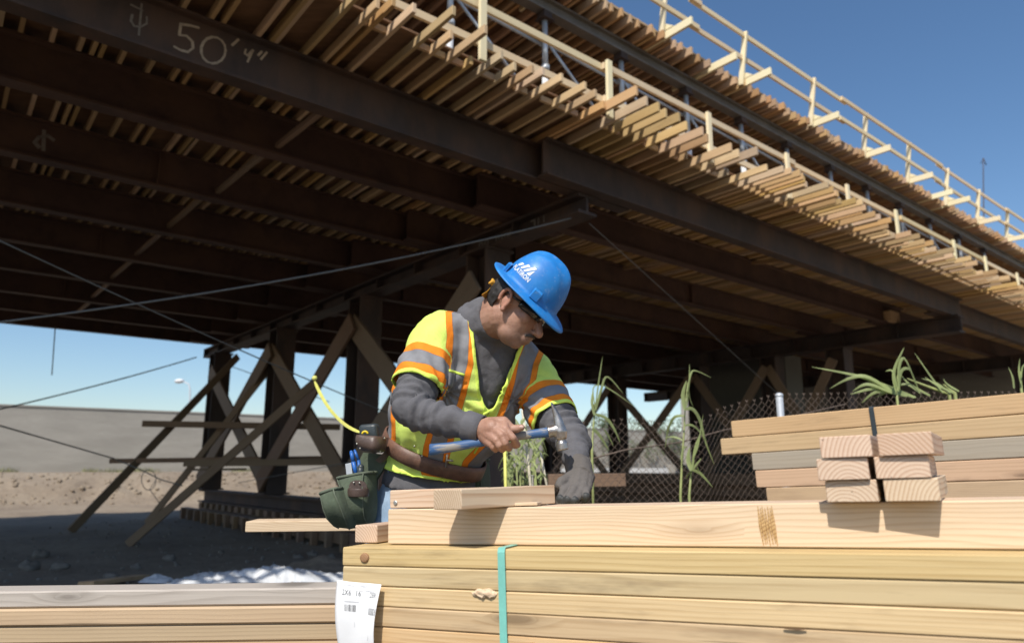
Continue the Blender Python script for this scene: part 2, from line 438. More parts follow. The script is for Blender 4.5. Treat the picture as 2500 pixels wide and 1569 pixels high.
cent = [[cz(980, 30), cz(960, 245)], [cz(905, 35), cz(985, 75)], [cz(915, 105), cz(905, 150), cz(930, 185), cz(975, 188), cz(1015, 165), cz(1015, 120)]]
for ch in (five, zero, tick, four, qt): chalk(ch, wweb, 0.022, M['chalk'], G1)
chalk(cent, wweb, 0.018, M['chalk_dim'], G1)
c3 = [[cz(305, 905), cz(300, 1040)], [cz(370, 970), cz(330, 940), cz(270, 950), cz(240, 985), cz(270, 1020)]]
chalk(c3, GW[2] + 0.08, 0.04, M['chalk_dim'], G3)
kx = 2.834 * 2500 / 2409
let = []
for i, ch in enumerate(range(6)):
    x0 = 5 + i * 52
    let += [[((x0) / kx, (520 / 1.0378) + (735 + i * 8) / kx - 38), ((x0 + 4) / kx, (520 / 1.0378) + (790 + i * 8) / kx - 38)], [((x0 + 22) / kx, (520 / 1.0378) + (738 + i * 8) / kx - 38), ((x0 + 24) / kx, (520 / 1.0378) + (793 + i * 8) / kx - 38)]]

# cap beams (bents) : I-beams across the bridge
def capbeam(s, w0, w1, zt, zb, fw=0.34):
    mb = MB(); wc, h = (w0 + w1) / 2, (w1 - w0) / 2
    mb.box(B(s, wc, zb + 0.02), AX * fw / 2, TX * h, (0, 0, 0.02))
    mb.box(B(s, wc, zt - 0.02), AX * fw / 2, TX * h, (0, 0, 0.02))
    mb.box(B(s, wc, (zb + zt) / 2), AX * 0.02, TX * (h - 0.003), (0, 0, (zt - zb) / 2 - 0.04))
    for w in [w0 + 0.02 + i * (w1 - w0 - 0.04) / 12 for i in range(1, 13)]:
        for sd in (-1, 1): mb.box(B(s + sd * (fw / 4 + 0.009), w, (zb + zt) / 2), AX * (fw / 4 - 0.012), TX * 0.01, (0, 0, (zt - zb) / 2 - 0.041))
    return mb
cap1 = tag(part('steel_cap_beam', capbeam(-0.33, -0.35, 16.2, 4.547, 4.27), M['steel_dark']), 'steel cap beam with white stencil marks across the near bent', 'cap beam', 'cap beams across the bents')
cap2 = tag(part('steel_cap_beam', capbeam(12.1, -0.65, 16.2, 4.547, 4.12), M['steel_dark']), 'steel cap beam of the second bent, right behind the worker', 'cap beam', 'cap beams across the bents')
cap3 = tag(part('steel_cap_beam', capbeam(20.5, -0.75, 16.2, 4.547, 4.12), M['steel_dark']), 'farthest steel cap beam at the right edge of the picture', 'cap beam', 'cap beams across the bents')
# stencilled marks on the outer side of the first cap
org = B(-0.352, 0, 0)
ic = [[(0.62, 4.48), (0.62, 4.33)], [(0.78, 4.48), (0.70, 4.48)], [(0.70, 4.48), (0.70, 4.34)], [(0.70, 4.34), (0.78, 4.34)], [(0.50, 4.48), (0.50, 4.33)]]
ic += [[(1.05 + 0.07 * i, 4.46), (1.05 + 0.07 * i, 4.35)] for i in range(9)] + [[(1.05, 4.40), (1.12, 4.40)], [(1.26, 4.46), (1.33, 4.35)], [(1.47, 4.35), (1.54, 4.35)]]
ic += [[(1.82, 4.46), (1.82, 4.35), (1.9, 4.35), (1.9, 4.46), (1.82, 4.46)], [(1.97, 4.46), (1.97, 4.35), (2.05, 4.35), (2.05, 4.46), (1.97, 4.46)]]
strokes('stencil_mark', ic, org, TX, Vector((0, 0, 1)), -AX, 0.03, M['chalk_dim'], cap1)

# columns of the bents: H sections
def column(s, w, zb, zt, hw=0.24):
    mb = MB(); c = (zb + zt) / 2; h = (zt - zb) / 2
    for sd in (-1, 1): mb.box(B(s, w + sd * hw, c), AX * hw, TX * 0.018, (0, 0, h))
    mb.box(B(s, w, c), AX * 0.016, TX * (hw - 0.02), (0, 0, h))
    mb.box(B(s, w, zb + 0.02), AX * (hw + 0.06), TX * (hw + 0.06), (0, 0, 0.02))
    mb.box(B(s, w, zt - 0.02), AX * (hw + 0.04), TX * (hw + 0.06), (0, 0, 0.02))
    return mb
C1 = [15.0, 10.2, 5.9, 1.85]
cl = ['far left steel column standing against the sky', 'second steel column from the left under the near bent', 'tall steel column just left of the worker', 'steel column directly behind the blue hard hat']
for w, lb in zip(C1, cl):
    tag(part('steel_column', column(-0.33, w, 0.33, 4.268), M['steel_dark']), lb, 'column', 'columns of the near bent')
for i, w in enumerate([14.0, 10.5, 7.0, 4.4, 2.4]):
    tag(part('steel_column', column(12.1, w, 0.1, 4.118), M['steel_dark']), 'steel column of the second bent, number %s from its near end' % ordw[4 - i], 'column', 'columns of the second bent')
for i, w in enumerate([9.0, 4.6, 0.4]):
    tag(part('steel_column', column(20.5, w, 0.0, 4.118), M['steel_dark']), 'steel column of the farthest bent, %s from its near end' % ordw[2 - i], 'column', 'columns of the farthest bent')
# sill beam, timber cribbing
sm = MB()
sm.box(B(-0.33, 7.2, 0.30), AX * 0.19, TX * 8.2, (0, 0, 0.025)); sm.box(B(-0.33, 7.2, 0.0), AX * 0.19, TX * 8.2, (0, 0, 0.02)); sm.box(B(-0.33, 7.2, 0.15), AX * 0.02, TX * 8.19, (0, 0, 0.13))
tag(part('steel_sill_beam', sm, M['steel_dark']), 'dark steel sill beam carrying the columns of the near bent', 'sill beam')
nblk = 32
for i in range(nblk):
    w = -0.7 + i * 0.5
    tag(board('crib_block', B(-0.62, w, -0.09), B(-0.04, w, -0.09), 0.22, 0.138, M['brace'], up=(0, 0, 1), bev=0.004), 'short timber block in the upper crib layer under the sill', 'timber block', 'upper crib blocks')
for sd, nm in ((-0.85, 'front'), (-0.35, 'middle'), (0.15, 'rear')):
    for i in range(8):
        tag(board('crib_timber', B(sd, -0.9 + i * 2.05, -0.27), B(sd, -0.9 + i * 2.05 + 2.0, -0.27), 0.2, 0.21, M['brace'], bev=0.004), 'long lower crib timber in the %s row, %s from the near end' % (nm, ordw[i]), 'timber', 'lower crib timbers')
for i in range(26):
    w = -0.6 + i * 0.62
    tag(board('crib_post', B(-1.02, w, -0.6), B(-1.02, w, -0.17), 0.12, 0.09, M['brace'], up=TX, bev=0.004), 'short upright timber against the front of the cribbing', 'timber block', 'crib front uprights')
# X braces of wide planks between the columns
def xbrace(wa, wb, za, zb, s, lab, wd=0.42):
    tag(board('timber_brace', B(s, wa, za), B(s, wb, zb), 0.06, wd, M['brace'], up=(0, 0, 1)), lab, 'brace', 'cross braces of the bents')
xs = -0.56
for i, (a, b) in enumerate(zip(C1[:-1], C1[1:])):
    nm = ['between the far left pair of columns', 'between the second and third columns from the left', 'behind the worker left of the hard hat', ''][i]
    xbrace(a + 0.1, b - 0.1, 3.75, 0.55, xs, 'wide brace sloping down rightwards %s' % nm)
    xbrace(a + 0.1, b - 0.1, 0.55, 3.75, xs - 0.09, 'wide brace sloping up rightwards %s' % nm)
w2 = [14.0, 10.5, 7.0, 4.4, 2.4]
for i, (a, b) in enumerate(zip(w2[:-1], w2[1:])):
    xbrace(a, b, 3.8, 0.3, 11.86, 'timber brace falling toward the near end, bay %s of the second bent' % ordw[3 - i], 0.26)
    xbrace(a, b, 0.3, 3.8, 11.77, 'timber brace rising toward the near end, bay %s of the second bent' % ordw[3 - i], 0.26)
# raking props and loose horizontal planks by the left bent
def rake(p, q, w, h, lab, nm='raking_prop', mt='brace'):
    return tag(board(nm, p, q, w, h, M[mt]), lab, 'prop' if nm == 'raking_prop' else 'plank', 'props and planks at the near bent')
def gp(x, y):
    """ground point on a sight line"""
    d = P(x, y, 1.0) - Vector((0, 0, EYE)); k = 2.0
    while k < 80:
        q = Vector((0, 0, EYE)) + d * k
        if q.z <= gz(q.x, q.y): return q
        k += 0.03
    return q
rake(gp(165, 1252) + Vector((0, 0, 0.02)), P(560, 838, 19.6), 0.05, 0.19, 'leftmost dark timber prop raking from the ground to the far column')
rake(gp(345, 1232) + Vector((0, 0, 0.02)), P(690, 795, 17.2), 0.05, 0.17, 'middle dark timber prop raking up behind the longest prop')
rake(gp(300, 1283) + Vector((0, 0, 0.02)), P(745, 895, 13.0), 0.05, 0.15, 'brown timber prop in front, raking from the ground to the yellow tape')
rake(P(335, 996, 17.4), P(800, 1004, 17.6), 0.05, 0.15, 'dark plank fixed across the columns, upper one', 'cross_plank')
rake(P(258, 1084, 17.0), P(765, 1077, 17.4), 0.05, 0.11, 'dark plank across the columns, lower one with the cable end', 'cross_plank')
rake(P(432, 1089, 15.2), P(860, 1085, 15.6), 0.05, 0.14, 'brown plank across the columns just below the lower dark one', 'cross_plank')
rake(P(440, 1104, 17.2), P(580, 1103, 17.4), 0.04, 0.05, 'thin short batten hanging under the cross planks', 'cross_plank')

# sill and cribbing of the second bent, abutment closing the far end
sm = MB(); sm.box(B(12.1, 6.5, 0.07), AX * 0.2, TX * 8.6, (0, 0, 0.028)); sm.box(B(12.1, 6.5, -0.2), AX * 0.02, TX * 8.59, (0, 0, 0.24)); sm.box(B(12.1, 6.5, -0.44), AX * 0.2, TX * 8.6, (0, 0, 0.02))
tag(part('steel_sill_beam', sm, M['steel_dark']), 'dark steel sill beam under the columns of the second bent', 'sill beam')
for i in range(4):
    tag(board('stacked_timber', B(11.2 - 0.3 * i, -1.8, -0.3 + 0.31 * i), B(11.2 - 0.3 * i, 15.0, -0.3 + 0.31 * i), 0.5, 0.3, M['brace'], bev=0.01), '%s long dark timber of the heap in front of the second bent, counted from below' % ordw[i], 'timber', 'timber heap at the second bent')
am = MB(); am.box(B(27.5, 7.5, 2.2), AX * 0.6, TX * 11.5, (0, 0, 2.9)); am.box(B(26.3, 7.5, 0.2), AX * 0.8, TX * 11.5, (0, 0, 0.9))
tag(part('concrete_abutment', am, M['concrete']), 'shaded concrete abutment closing the far end under the bridge', 'abutment')
# concrete pier of the finished bridge behind the second bent
pm = MB(); pm.box(B(14.6, 6.6, 1.9), AX * 0.5, TX * 1.5, (0, 0, 2.6))
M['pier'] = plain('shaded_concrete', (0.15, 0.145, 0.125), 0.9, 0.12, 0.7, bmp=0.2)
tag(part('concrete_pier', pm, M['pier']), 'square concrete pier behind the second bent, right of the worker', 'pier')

# ------------------------------------------------------------------ lower deck: joists over the girders
STRS = [-4.0, -4.1, -4.25, -4.3, -4.32, -4.32, -4.32]
deck = root('falsework_deck', B(0, -1.2, 5.05), 'lower timber deck of closely laid joists on the steel girders', 'deck')
JH, JW = 0.098, 0.042
s = -13.5; nj = 0; tips = []
for_me = {}
while s < 30 and nj < 292:
    r = R_.random()
    if s < -1.05: tip = -1.50 + R_.uniform(-0.13, 0.13) - (0.2 if r < 0.12 else 0)
    elif s < 5.5: tip = -1.84 + R_.uniform(-0.13, 0.12)
    else: tip = -1.72 + R_.uniform(-0.2, 0.2)
    if r > 0.88: tip = -1.26 + R_.uniform(-0.04, 0.04)
    w1 = 16.6
    zc = 5.052 + JH / 2
    tip = round(tip / 0.04) * 0.04
    skew = R_.gauss(0, 0.035)
    jh = JH if s < -1.05 else (0.122 if s < 1.6 else 0.1)
    zc = 5.052 + jh / 2
    o = board('joist', B(s + skew, tip, zc), B(s - skew * 0.3, w1, zc), JW, jh, M['joist'], deck, bev=0.004)
    tips.append((s, tip))
    s += R_.choice([0.11, 0.15, 0.19, 0.21, 0.23, 0.26]) if s < 2.0 else R_.choice([0.11, 0.13, 0.15, 0.17, 0.2]); nj += 1
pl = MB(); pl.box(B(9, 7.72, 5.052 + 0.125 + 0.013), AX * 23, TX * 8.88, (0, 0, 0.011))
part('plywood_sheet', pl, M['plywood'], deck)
# blocking between joists at the plywood edge
for i in range(0, len(tips) - 1):
    a, b = tips[i][0], tips[i + 1][0]
    if a > 13: break
    if R_.random() < 0.6:
        board('blocking', B(a + JW / 2 + 0.004, -1.10, 5.052 + JH * 0.62), B(b - JW / 2 - 0.004, -1.10, 5.052 + JH * 0.62), 0.038, JH * 0.7, M['timber'], deck, bev=0.002)

def railing(name, label, w, zpost0, zpost1, zr, ss, span, lean, tilt):
    rt = root(name, B(0, w, zpost0), label, 'railing')
    return rt
# near guard rail
nr = root('guard_rail', B(0, -1.38, 5.15), 'near timber guard rail with pale posts along the lower deck edge', 'railing', 'guard rails')
WR = -1.38
for i, s in enumerate([-4.85, -2.88, -0.97, 1.05, 3.11, 5.1, 7.07, 9.96, 11.88, 14.16, 17, 20, 23]):
    board('post', B(s, WR, 5.04), B(s + R_.uniform(-.01, .01), WR, 5.80), 0.042, 0.085, M['post'], nr, up=AX, bev=0.003)
sgl = [-9.3, -5.1, -0.9, 3.3, 7.5, 11.7, 15.9, 20.1, 24.3, 28.5]
for z in (5.735, 5.30):
    for k, (a, b) in enumerate(zip(sgl[:-1], sgl[1:])):
        board('rail', B(a - 0.12, WR + 0.045 + 0.04 * (k % 2), z), B(b + 0.12, WR + 0.045 + 0.04 * (k % 2), z), 0.038, 0.085, M['rail'], nr, bev=0.002)

# ------------------------------------------------------------------ shores and stringer carrying the upper deck
WS = -0.6
shs = [-2.77, -1.3, 0.16, 1.65, 3.14, 4.6, 6.2, 7.76, 9.36, 11.0, 12.8, 14.6]
for i, s in enumerate(shs):
    sh = root('steel_shore', B(s, WS, 5.2), '%s shore from the left, standing on the lower deck under the grey stringer' % (['nearest pipe', 'white and grey pipe', 'third pipe', 'fourth pipe', 'fifth pipe', 'sixth pipe', 'seventh pipe', 'eighth pipe', 'ninth pipe', 'tenth pipe', 'eleventh pipe', 'twelfth pipe'][i]), 'shore', 'pipe shores')
    a = MB(); a.tube([B(s, WS, 5.19), B(s, WS, 5.95)], 0.044, 12); part('lower_tube', a, M['whitepipe'], sh, True)
    a = MB(); a.tube([B(s, WS, 5.93), B(s, WS, 6.62)], 0.037, 12); part('upper_tube', a, M['galv'], sh, True)
    a = MB(); a.box(B(s, WS, 6.67), AX * 0.07, TX * 0.07, (0, 0, 0.05)); a.box(B(s, WS, 6.62), AX * 0.09, TX * 0.09, (0, 0, 0.008)); part('head_plate', a, M['steel_dark'], sh)
    a = MB(); a.tube([B(s, WS, 5.9), B(s, WS, 5.97)], 0.056, 12); part('collar', a, M['galv'], sh, True)
for i, (a, b) in enumerate(zip(shs[:-1], shs[1:])):
    for k, (z0, z1, nm) in enumerate([(6.45, 5.35, 'falling'), (6.35, 6.3, 'level')]):
        q = MB(); q.tube([B(a, WS + 0.06, z0), B(b, WS + 0.06, z1)], 0.02, 8)
        tag(part('pipe_brace', q, M['galv'], smooth=True), '%s grey pipe brace in bay %s between the shores' % (nm, ['one', 'two', 'three', 'four', 'five', 'six', 'seven', 'eight', 'nine', 'ten', 'eleven'][i]), 'pipe', 'pipe braces')
sb = MB(); c, h = 9, 21
for z in (6.735, 6.905): sb.box(B(c, WS, z), AX * h, TX * 0.075, (0, 0, 0.014))
sb.box(B(c, WS, 6.82), AX * (h - .01), TX * 0.02, (0, 0, 0.07))
tag(part('stringer_beam', sb, M['alu']), 'long grey metal stringer beam under the upper deck joists', 'beam')
# ------------------------------------------------------------------ upper deck
ud = root('upper_deck', B(0, -1.0, 6.93), 'upper timber deck edge with close joists against the sky', 'deck')
s = -9.5; nj = 0; UP = [-3.4, -1.4, 0.63, 2.63, 4.81, 6.86, 8.89, 11.01, 13.04, 15.21, 17.6]
while s < 31 and nj < 215:
    tip = -1.03 + R_.uniform(-0.04, 0.04)
    sk = R_.gauss(0, 0.02)
    tip = round(tip / 0.02) * 0.02
    board('joist', B(s + sk, tip, 6.985), B(s, 4.0, 6.985), 0.045, 0.125, M['upper_joist'], ud, bev=0.003)
    s += R_.choice([0.1, 0.13, 0.19, 0.22, 0.26]); nj += 1
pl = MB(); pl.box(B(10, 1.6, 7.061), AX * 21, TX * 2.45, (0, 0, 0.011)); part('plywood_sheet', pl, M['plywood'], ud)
for k in range(10):
    a = -9 + k * 4.3
    board('edge_board', B(a, -0.885, 7.094), B(a + 4.28, -0.885, 7.094), 0.09, 0.038, M['timber'], ud, bev=0.002)
fr = root('guard_rail', B(0, -0.95, 7.1), 'far timber guard rail on outriggers along the upper deck edge against the sky', 'railing', 'guard rails')
for i, s in enumerate(UP):
    board('outrigger', B(s, -1.5, 6.99), B(s + 0.02, -0.2, 6.99), 0.045, 0.12, M['post'], fr, bev=0.003)
    board('post', B(s - 0.055, -1.0, 6.95), B(s - 0.055, -1.14, 7.83), 0.085, 0.042, M['post'], fr, up=AX, bev=0.003)
    kn = MB(); kn.add([B(s - 0.02, -1.04, 7.06), B(s - 0.02, -1.2, 7.06), B(s - 0.02, -1.05, 7.17), B(s + 0.015, -1.04, 7.06), B(s + 0.015, -1.2, 7.06), B(s + 0.015, -1.05, 7.17)], [(0, 1, 2), (5, 4, 3), (0, 3, 4, 1), (1, 4, 5, 2), (2, 5, 3, 0)])
    part('knee_bracket', kn, M['post'], fr)
for s in (2.35, 10.75):
    board('outrigger', B(s - 0.5, -1.4, 6.99), B(s - 0.5, -0.2, 6.99), 0.045, 0.12, M['post'], fr, bev=0.003)
for z, wo in ((7.77, -1.17), (7.40, -1.105)):
    for k in range(8):
        a = -8.0 + k * 4.6 + (0.05)
        board('rail', B(a - 0.12, wo - 0.005 + 0.05 - 0.04 * (k % 2), z), B(a + 4.6 + 0.12, wo - 0.005 + 0.05 - 0.04 * (k % 2), z), 0.036, 0.08, M['rail'], fr, bev=0.002)
# light planks laid from girder to girder on the bottom flanges
for i in range(7):
    wa, wb = GW[i] + 0.13, GW[i + 1] + 0.14
    tag(board('cross_strut', B(STRS[i], wa, 4.65), B(STRS[i] - 0.04, wb - 0.1, 4.67), 0.06, 0.06, M['brace']), 'light timber strut laid between the %s and %s girders at the left' % (ordw[i], ordw[i + 1]), 'strut', 'struts between the girders')
    tag(board('strut_block', B(STRS[i] - 0.32, wa + 0.2, 4.75), B(STRS[i] + 0.02, wa + 0.24, 4.75), 0.06, 0.04, M['brace']), 'short timber stub at the head of the strut under the %s girder' % ordw[i], 'timber block', 'strut stubs')
for i, s0 in enumerate((4.9, 3.2)):
    tag(board('girder_strut', B(s0, GW[i] - 0.02, 4.62), B(s0 + 0.7, GW[i + 1] - 0.22, 4.98), 0.04, 0.07, M['timber']), 'thin timber strut between girders of the middle span, %s one' % ['right', 'left'][i], 'strut', 'struts between the girders')
tag(board('timber_packer', B(11.9, 0.75, 4.70), B(11.9, 1.05, 4.70), 0.5, 0.28, M['joist']), 'pale timber packing block between the girder ends on the second cap', 'timber block')

# ------------------------------------------------------------------ cables, tape, lamp, antenna
def cable(pts, r, lab, nm='steel_cable', mt='cable', sag=0.0, n=24):
    a, b = pts[0], pts[-1]; q = []
    if len(pts) == 2:
        for i in range(n + 1):
            t = i / n; p = a.lerp(b, t); p.z -= sag * 4 * t * (1 - t); q.append(p)
    else: q = pts
    m_ = MB(); m_.tube(q, r, 8)
    return tag(part(nm, m_, M[mt], smooth=True), lab, 'cable', 'guy cables')
cable([P(-60, 765, 6.2), B(-0.5, -0.2, 4.22)], 0.0105, 'thick guy cable rising from the left edge to the near cap beam end', sag=0.12)
cable([P(-40, 548, 6.5), P(1010, 1010, 12.5)], 0.009, 'thin guy cable falling from the left edge behind the worker', sag=0.05)
cable([P(-30, 969, 14.5), P(462, 840, 19.3)], 0.016, 'pale guy cable rising across the sky to the far cap end', sag=0.05)
cable([P(-30, 992, 11.5), P(268, 1078, 14.8)], 0.013, 'guy cable sloping down across the wall to the lower plank')
cable([B(-0.2, -0.25, 4.2), P(1840, 935, 16.0)], 0.005, 'guy cable running down to the right from the near cap beam')
cable([P(540, 860, 21), P(775, 945, 24)], 0.012, 'short thin wire crossing the sky between the braced columns')
cable([P(130, 768, 15), P(122, 882, 15)], 0.011, 'loose wire hanging straight down from the deck against the sky')
cable([P(268, 1078, 14.8), P(330, 1104, 14.6), P(380, 1128, 14.5), P(430, 1142, 14.5)], 0.012, 'frayed cable tail beyond the lower plank')
coil = [P(350 + 17 * math.cos(t), 1128 + 24 * math.sin(t), 14.6 + 0.02 * t) for t in [0.35 * i for i in range(19)]]
cable(coil + [P(352, 1150, 14.7), P(375, 1182, 14.7)], 0.008, 'small loop of wire hanging by the cable tail')
cable([P(830, 1085, 13), P(560, 1135, 17)], 0.008, 'thin wire crossing low behind the columns to the left')
# yellow caution tape
M['tape'] = plain('yellow_tape', (0.72, 0.70, 0.17), 0.5, 0.2, 20)
pts = [(738, 893), (754, 928), (773, 960), (795, 985), (820, 1006), (852, 1018)]
Yt = [5.0, 4.5, 3.9, 3.3, 2.8, 2.45]
tm = MB(); ringsl = []
for i, ((x, y), Y) in enumerate(zip(pts, Yt)):
    w = 0.0026 * Y; tw = 0.5 * math.sin(i * 1.7)
    ringsl.append([P(x, y, Y) + Vector((w * 0.6, tw * w, w * 0.75)), P(x, y, Y) - Vector((w * 0.6, tw * w, w * 0.75))])
tm.rings(ringsl, cap=False, closed=False)
tp = part('caution_tape', tm, M['tape'], smooth=True)
md = tp.modifiers.new('thick', 'SOLIDIFY'); md.thickness = 0.002; sd = tp.modifiers.new('sub', 'SUBSURF'); sd.levels = sd.render_levels = 2
tag(tp, 'yellow tape strip hanging from the guy cable down to the tool belt', 'tape')
kn = MB(); kn.ball(P(740, 889, 5.0), (0.02, 0, 0), (0, 0.016, 0), (0, 0, 0.018), 8, 6); part('knot', kn, M['tape'], tp, True)
# street lamp far away
lm = root('street_lamp', P(446, 1110, 60) - Vector((0, 0, 1)), 'small far street lamp above the concrete wall', 'lamp')
M['lamp'] = plain('lamp_grey', (0.55, 0.57, 0.6), 0.5, 0.1, 3)
a = MB(); a.tube([P(446, 1100, 60), P(447, 915, 60), P(444, 903, 60), P(432, 897, 60)], [0.09, 0.07, 0.06, 0.05], 8); part('pole', a, M['lamp'], lm, True)
a = MB(); a.ball(P(422, 896, 60), (0.42, 0, 0.03), (0, 0.3, 0), (-0.02, 0, 0.2), 12, 8); part('lamp_head', a, M['whitepipe'], lm, True)
an = root('antenna_mast', P(2314, 700, 70), 'thin far mast against the sky above the upper rail', 'mast')
a = MB(); a.tube([P(2316, 720, 70), P(2313, 372, 70)], [0.1, 0.04], 6); part('mast_pole', a, M['steel_dark'], an, True)
a = MB(); a.tube([P(2308, 384, 70), P(2313, 372, 70), P(2320, 388, 70)], 0.05, 6); part('mast_hook', a, M['steel_dark'], an, True)

# ------------------------------------------------------------------ lumber: the big strapped stack in front
A0 = P(806, 1286, 1.56); A1 = P(2409, 1304, 1.05)
sd_ = (A1 - A0).normalized()
sb_ = Vector((-sd_.y, sd_.x, 0)).normalized()               # away from the camera
su_ = sd_.cross(sb_); su_ = su_ if su_.z > 0 else -su_
def SP(t, b, h): return A0 + sd_ * t + sb_ * b + su_ * h
def px_t(xpix, b, h):
    """distance along the stack at which a sight column is met"""
    lo, hi = -1.0, 3.0
    for _ in range(50):
        mid = (lo + hi) / 2; q = SP(mid, b, h)
        v = q - Vector((0, 0, EYE)); d = v.y * _c + v.z * _s
        xp = (1250 + 1720 * v.x / d) * 2409 / 2500
        if xp < xpix: lo = mid
        else: hi = mid
    return lo
stack = root('lumber_stack', SP(1.2, 0.3, -0.78), 'big strapped stack of yellowish planks in the foreground with a paper tag', 'lumber stack')
PT = 0.0383
for i in range(18):
    for j in range(4):
        L = 4.88; off = R_.uniform(-0.006, 0.012) + (0.004 if j else 0)
        if i == 0 and j == 0: off = -0.002
        fr_ = R_.uniform(-0.003, 0.003); fr2 = fr_ + R_.uniform(-0.012, 0.012)
        hb = -PT * (i + 0.5) + R_.uniform(-0.0003, 0.0003)
        board('board', SP(off, 0.07 + j * 0.142 + fr_, hb), SP(off + L, 0.07 + j * 0.142 + fr2, hb), 0.14, 0.0372, M['stud'], stack, up=su_, bev=0.0022)
M['teal'] = plain('teal_strap', (0.20, 0.52, 0.44), 0.4, 0.12, 30, bmp=0.1)
t1 = px_t(1184, 0, -0.1)
st = MB()
q = [(-0.0035, -0.75), (-0.0035, -0.006), (-0.001, 0.001), (0.004, 0.0028), (0.56, 0.0028)]
ra = []
for b, h in q: ra.append([SP(t1 - 0.0075, b, h), SP(t1 + 0.0075, b, h)])
st.rings(ra, cap=False, closed=False)
o = part('strap', st, M['teal'], stack); md = o.modifiers.new('t', 'SOLIDIFY'); md.thickness = 0.0012
o['label'] = 'teal plastic strap round the stack'
# torn splinter of wood below the second plank
t2 = px_t(1140, 0, -0.09)
sp_ = MB()
cS = SP(t2, -0.002, -2 * PT - 0.004)
sp_.ball(cS, sd_ * 0.027, sb_ * 0.006, su_ * 0.0075, 30, 16)
sp_.v = [tuple(Vector(v) + su_ * (0.0045 * noise.noise(Vector(v) * 130) - 0.003 * max(0, noise.noise(Vector(v) * 300))) - sb_ * 0.003 * noise.noise(Vector(v) * 170 + Vector((5, 0, 0)))) for v in sp_.v]
part('splinter', sp_, M['fir'], stack)
# round knots on the face
M['knot'] = wood('knot_wood', (0.42, 0.25, 0.11), (0.20, 0.10, 0.04), ring=0.0035, ringamt=0.8, knots=0.0, vary=0.1)
M['knot'].node_tree.nodes
for i, (xp, lay, r) in enumerate([(857, 0, 0.009), (1252, 4, 0.011), (1490, 4, 0.009)]):
    t = px_t(xp, 0, -PT * (lay + .5)); km = MB(); rg = []
    ctr = SP(t, 0, -PT * (lay + 0.55))
    for d_, k in ((0.003, 1.15), (-0.0012, 1.0), (-0.0022, 0.8), (-0.0022, 0.2)):
        rg.append([ctr + sb_ * d_ + (sd_ * math.cos(a) * r * k * 1.15 + su_ * math.sin(a) * r * k) for a in [i * 6.2832 / 18 for i in range(18)]])
    km.rings(rg, cap=True)
    me = km.mesh('knot', True); me.transform(Matrix.Translation(-ctr)); Mk = Matrix((sb_, sd_, su_)).transposed().to_4x4(); me.transform(Mk.inverted()); Mk.translation = ctr
    put('knot', me, M['knot'], stack, Mk)
# gouges and bruises along the board edges
M['gouge'] = plain('bruised_wood', (0.17, 0.105, 0.055), 0.9, 0.4, 60)
for xp, lay, L_, hh_ in ((1870, 3, 0.034, 0.0022),):
    t = px_t(xp, 0, -PT * lay); gm2 = MB(); n_ = 9
    for k in range(n_):
        u = k / (n_ - 1); hgt = hh_ * math.sin(math.pi * u) ** 0.6 * R_.uniform(0.55, 1.0) + 0.0004
        gm2.v += [tuple(SP(t + L_ * (u - 0.5), -0.0034, -PT * lay + 0.0008)), tuple(SP(t + L_ * (u - 0.5), -0.0034, -PT * lay + 0.0008 - hgt))]
    gm2.f = [(2 * k, 2 * k + 1, 2 * k + 3, 2 * k + 2) for k in range(n_ - 1)]
    o = part('edge_gouge', gm2, M['gouge'], stack); md = o.modifiers.new('t', 'SOLIDIFY'); md.thickness = 0.003; md.offset = 0
# paper tag stapled to the front of the stack
tagroot = root('paper_tag', SP(0.05, -0.01, -0.2), 'white paper tag with barcodes stapled to the left end of the front stack', 'tag')
M['paper'] = plain('white_paper', (0.86, 0.86, 0.86), 0.6, 0.03, 20, bmp=0.05)
M['ink'] = plain('black_ink', (0.06, 0.06, 0.065), 0.7, 0.1, 20, bmp=0.02)
M['ink_pale'] = plain('faint_ink', (0.46, 0.46, 0.48), 0.7, 0.1, 20, bmp=0.02)
TW, TH_ = 0.112, 0.155
def tagpt(u, v, lift=0.0):
    """u 0..1 across, v 0..1 down the tag; paper bulges from the stack"""
    t = px_t0 + TW * (u * (1 - 0.16 * v) + 0.07 * v - 0.02)
    b = -0.008 - 0.020 * math.sin(math.pi * min(1, v * 0.8 + 0.15)) * (0.45 + 0.55 * u) - 0.004 * math.sin(u * 5 + v * 4) - lift
    return SP(t, b, -0.064 - TH_ * v - 0.006 * u * (1 - v))
px_t0 = px_t(797, -0.01, -0.07)
pg = MB(); NU, NV = 14, 22
pg.v = [tuple(tagpt(i / NU, j / NV)) for j in range(NV + 1) for i in range(NU + 1)]
pg.f = [(j * (NU + 1) + i, (j + 1) * (NU + 1) + i, (j + 1) * (NU + 1) + i + 1, j * (NU + 1) + i + 1) for j in range(NV) for i in range(NU)]
o = part('paper_sheet', pg, M['paper'], tagroot, True); md = o.modifiers.new('t', 'SOLIDIFY'); md.thickness = 0.0006; md.offset = 1
def tag_text(txt, u, v, h, mat, sx=1.0, shear=0.0):
    cu = bpy.data.curves.new('t', 'FONT'); cu.body = txt; cu.size = 1.0; cu.resolution_u = 2
    to = bpy.data.objects.new('t', cu); COL.objects.link(to)
    dg = bpy.context.evaluated_depsgraph_get(); me = bpy.data.meshes.new_from_object(to.evaluated_get(dg))
    bpy.data.objects.remove(to)
    for vt in me.vertices:
        x, y = vt.co.x, vt.co.y
        vt.co = tagpt(u + (x + shear * y) * h * sx / TW, v - y * h / TH_, 0.0009)
    return put('printed_text', me, mat, tagroot)
tag_text('SOUTHPORT LUMBER CO', 0.14, 0.06, 0.0066, M['ink_pale'], 1.0)
tag_text('2X6', 0.17, 0.17, 0.0155, M['ink'], 0.9)
tag_text("16'", 0.47, 0.17, 0.0155, M['ink'], 0.9)
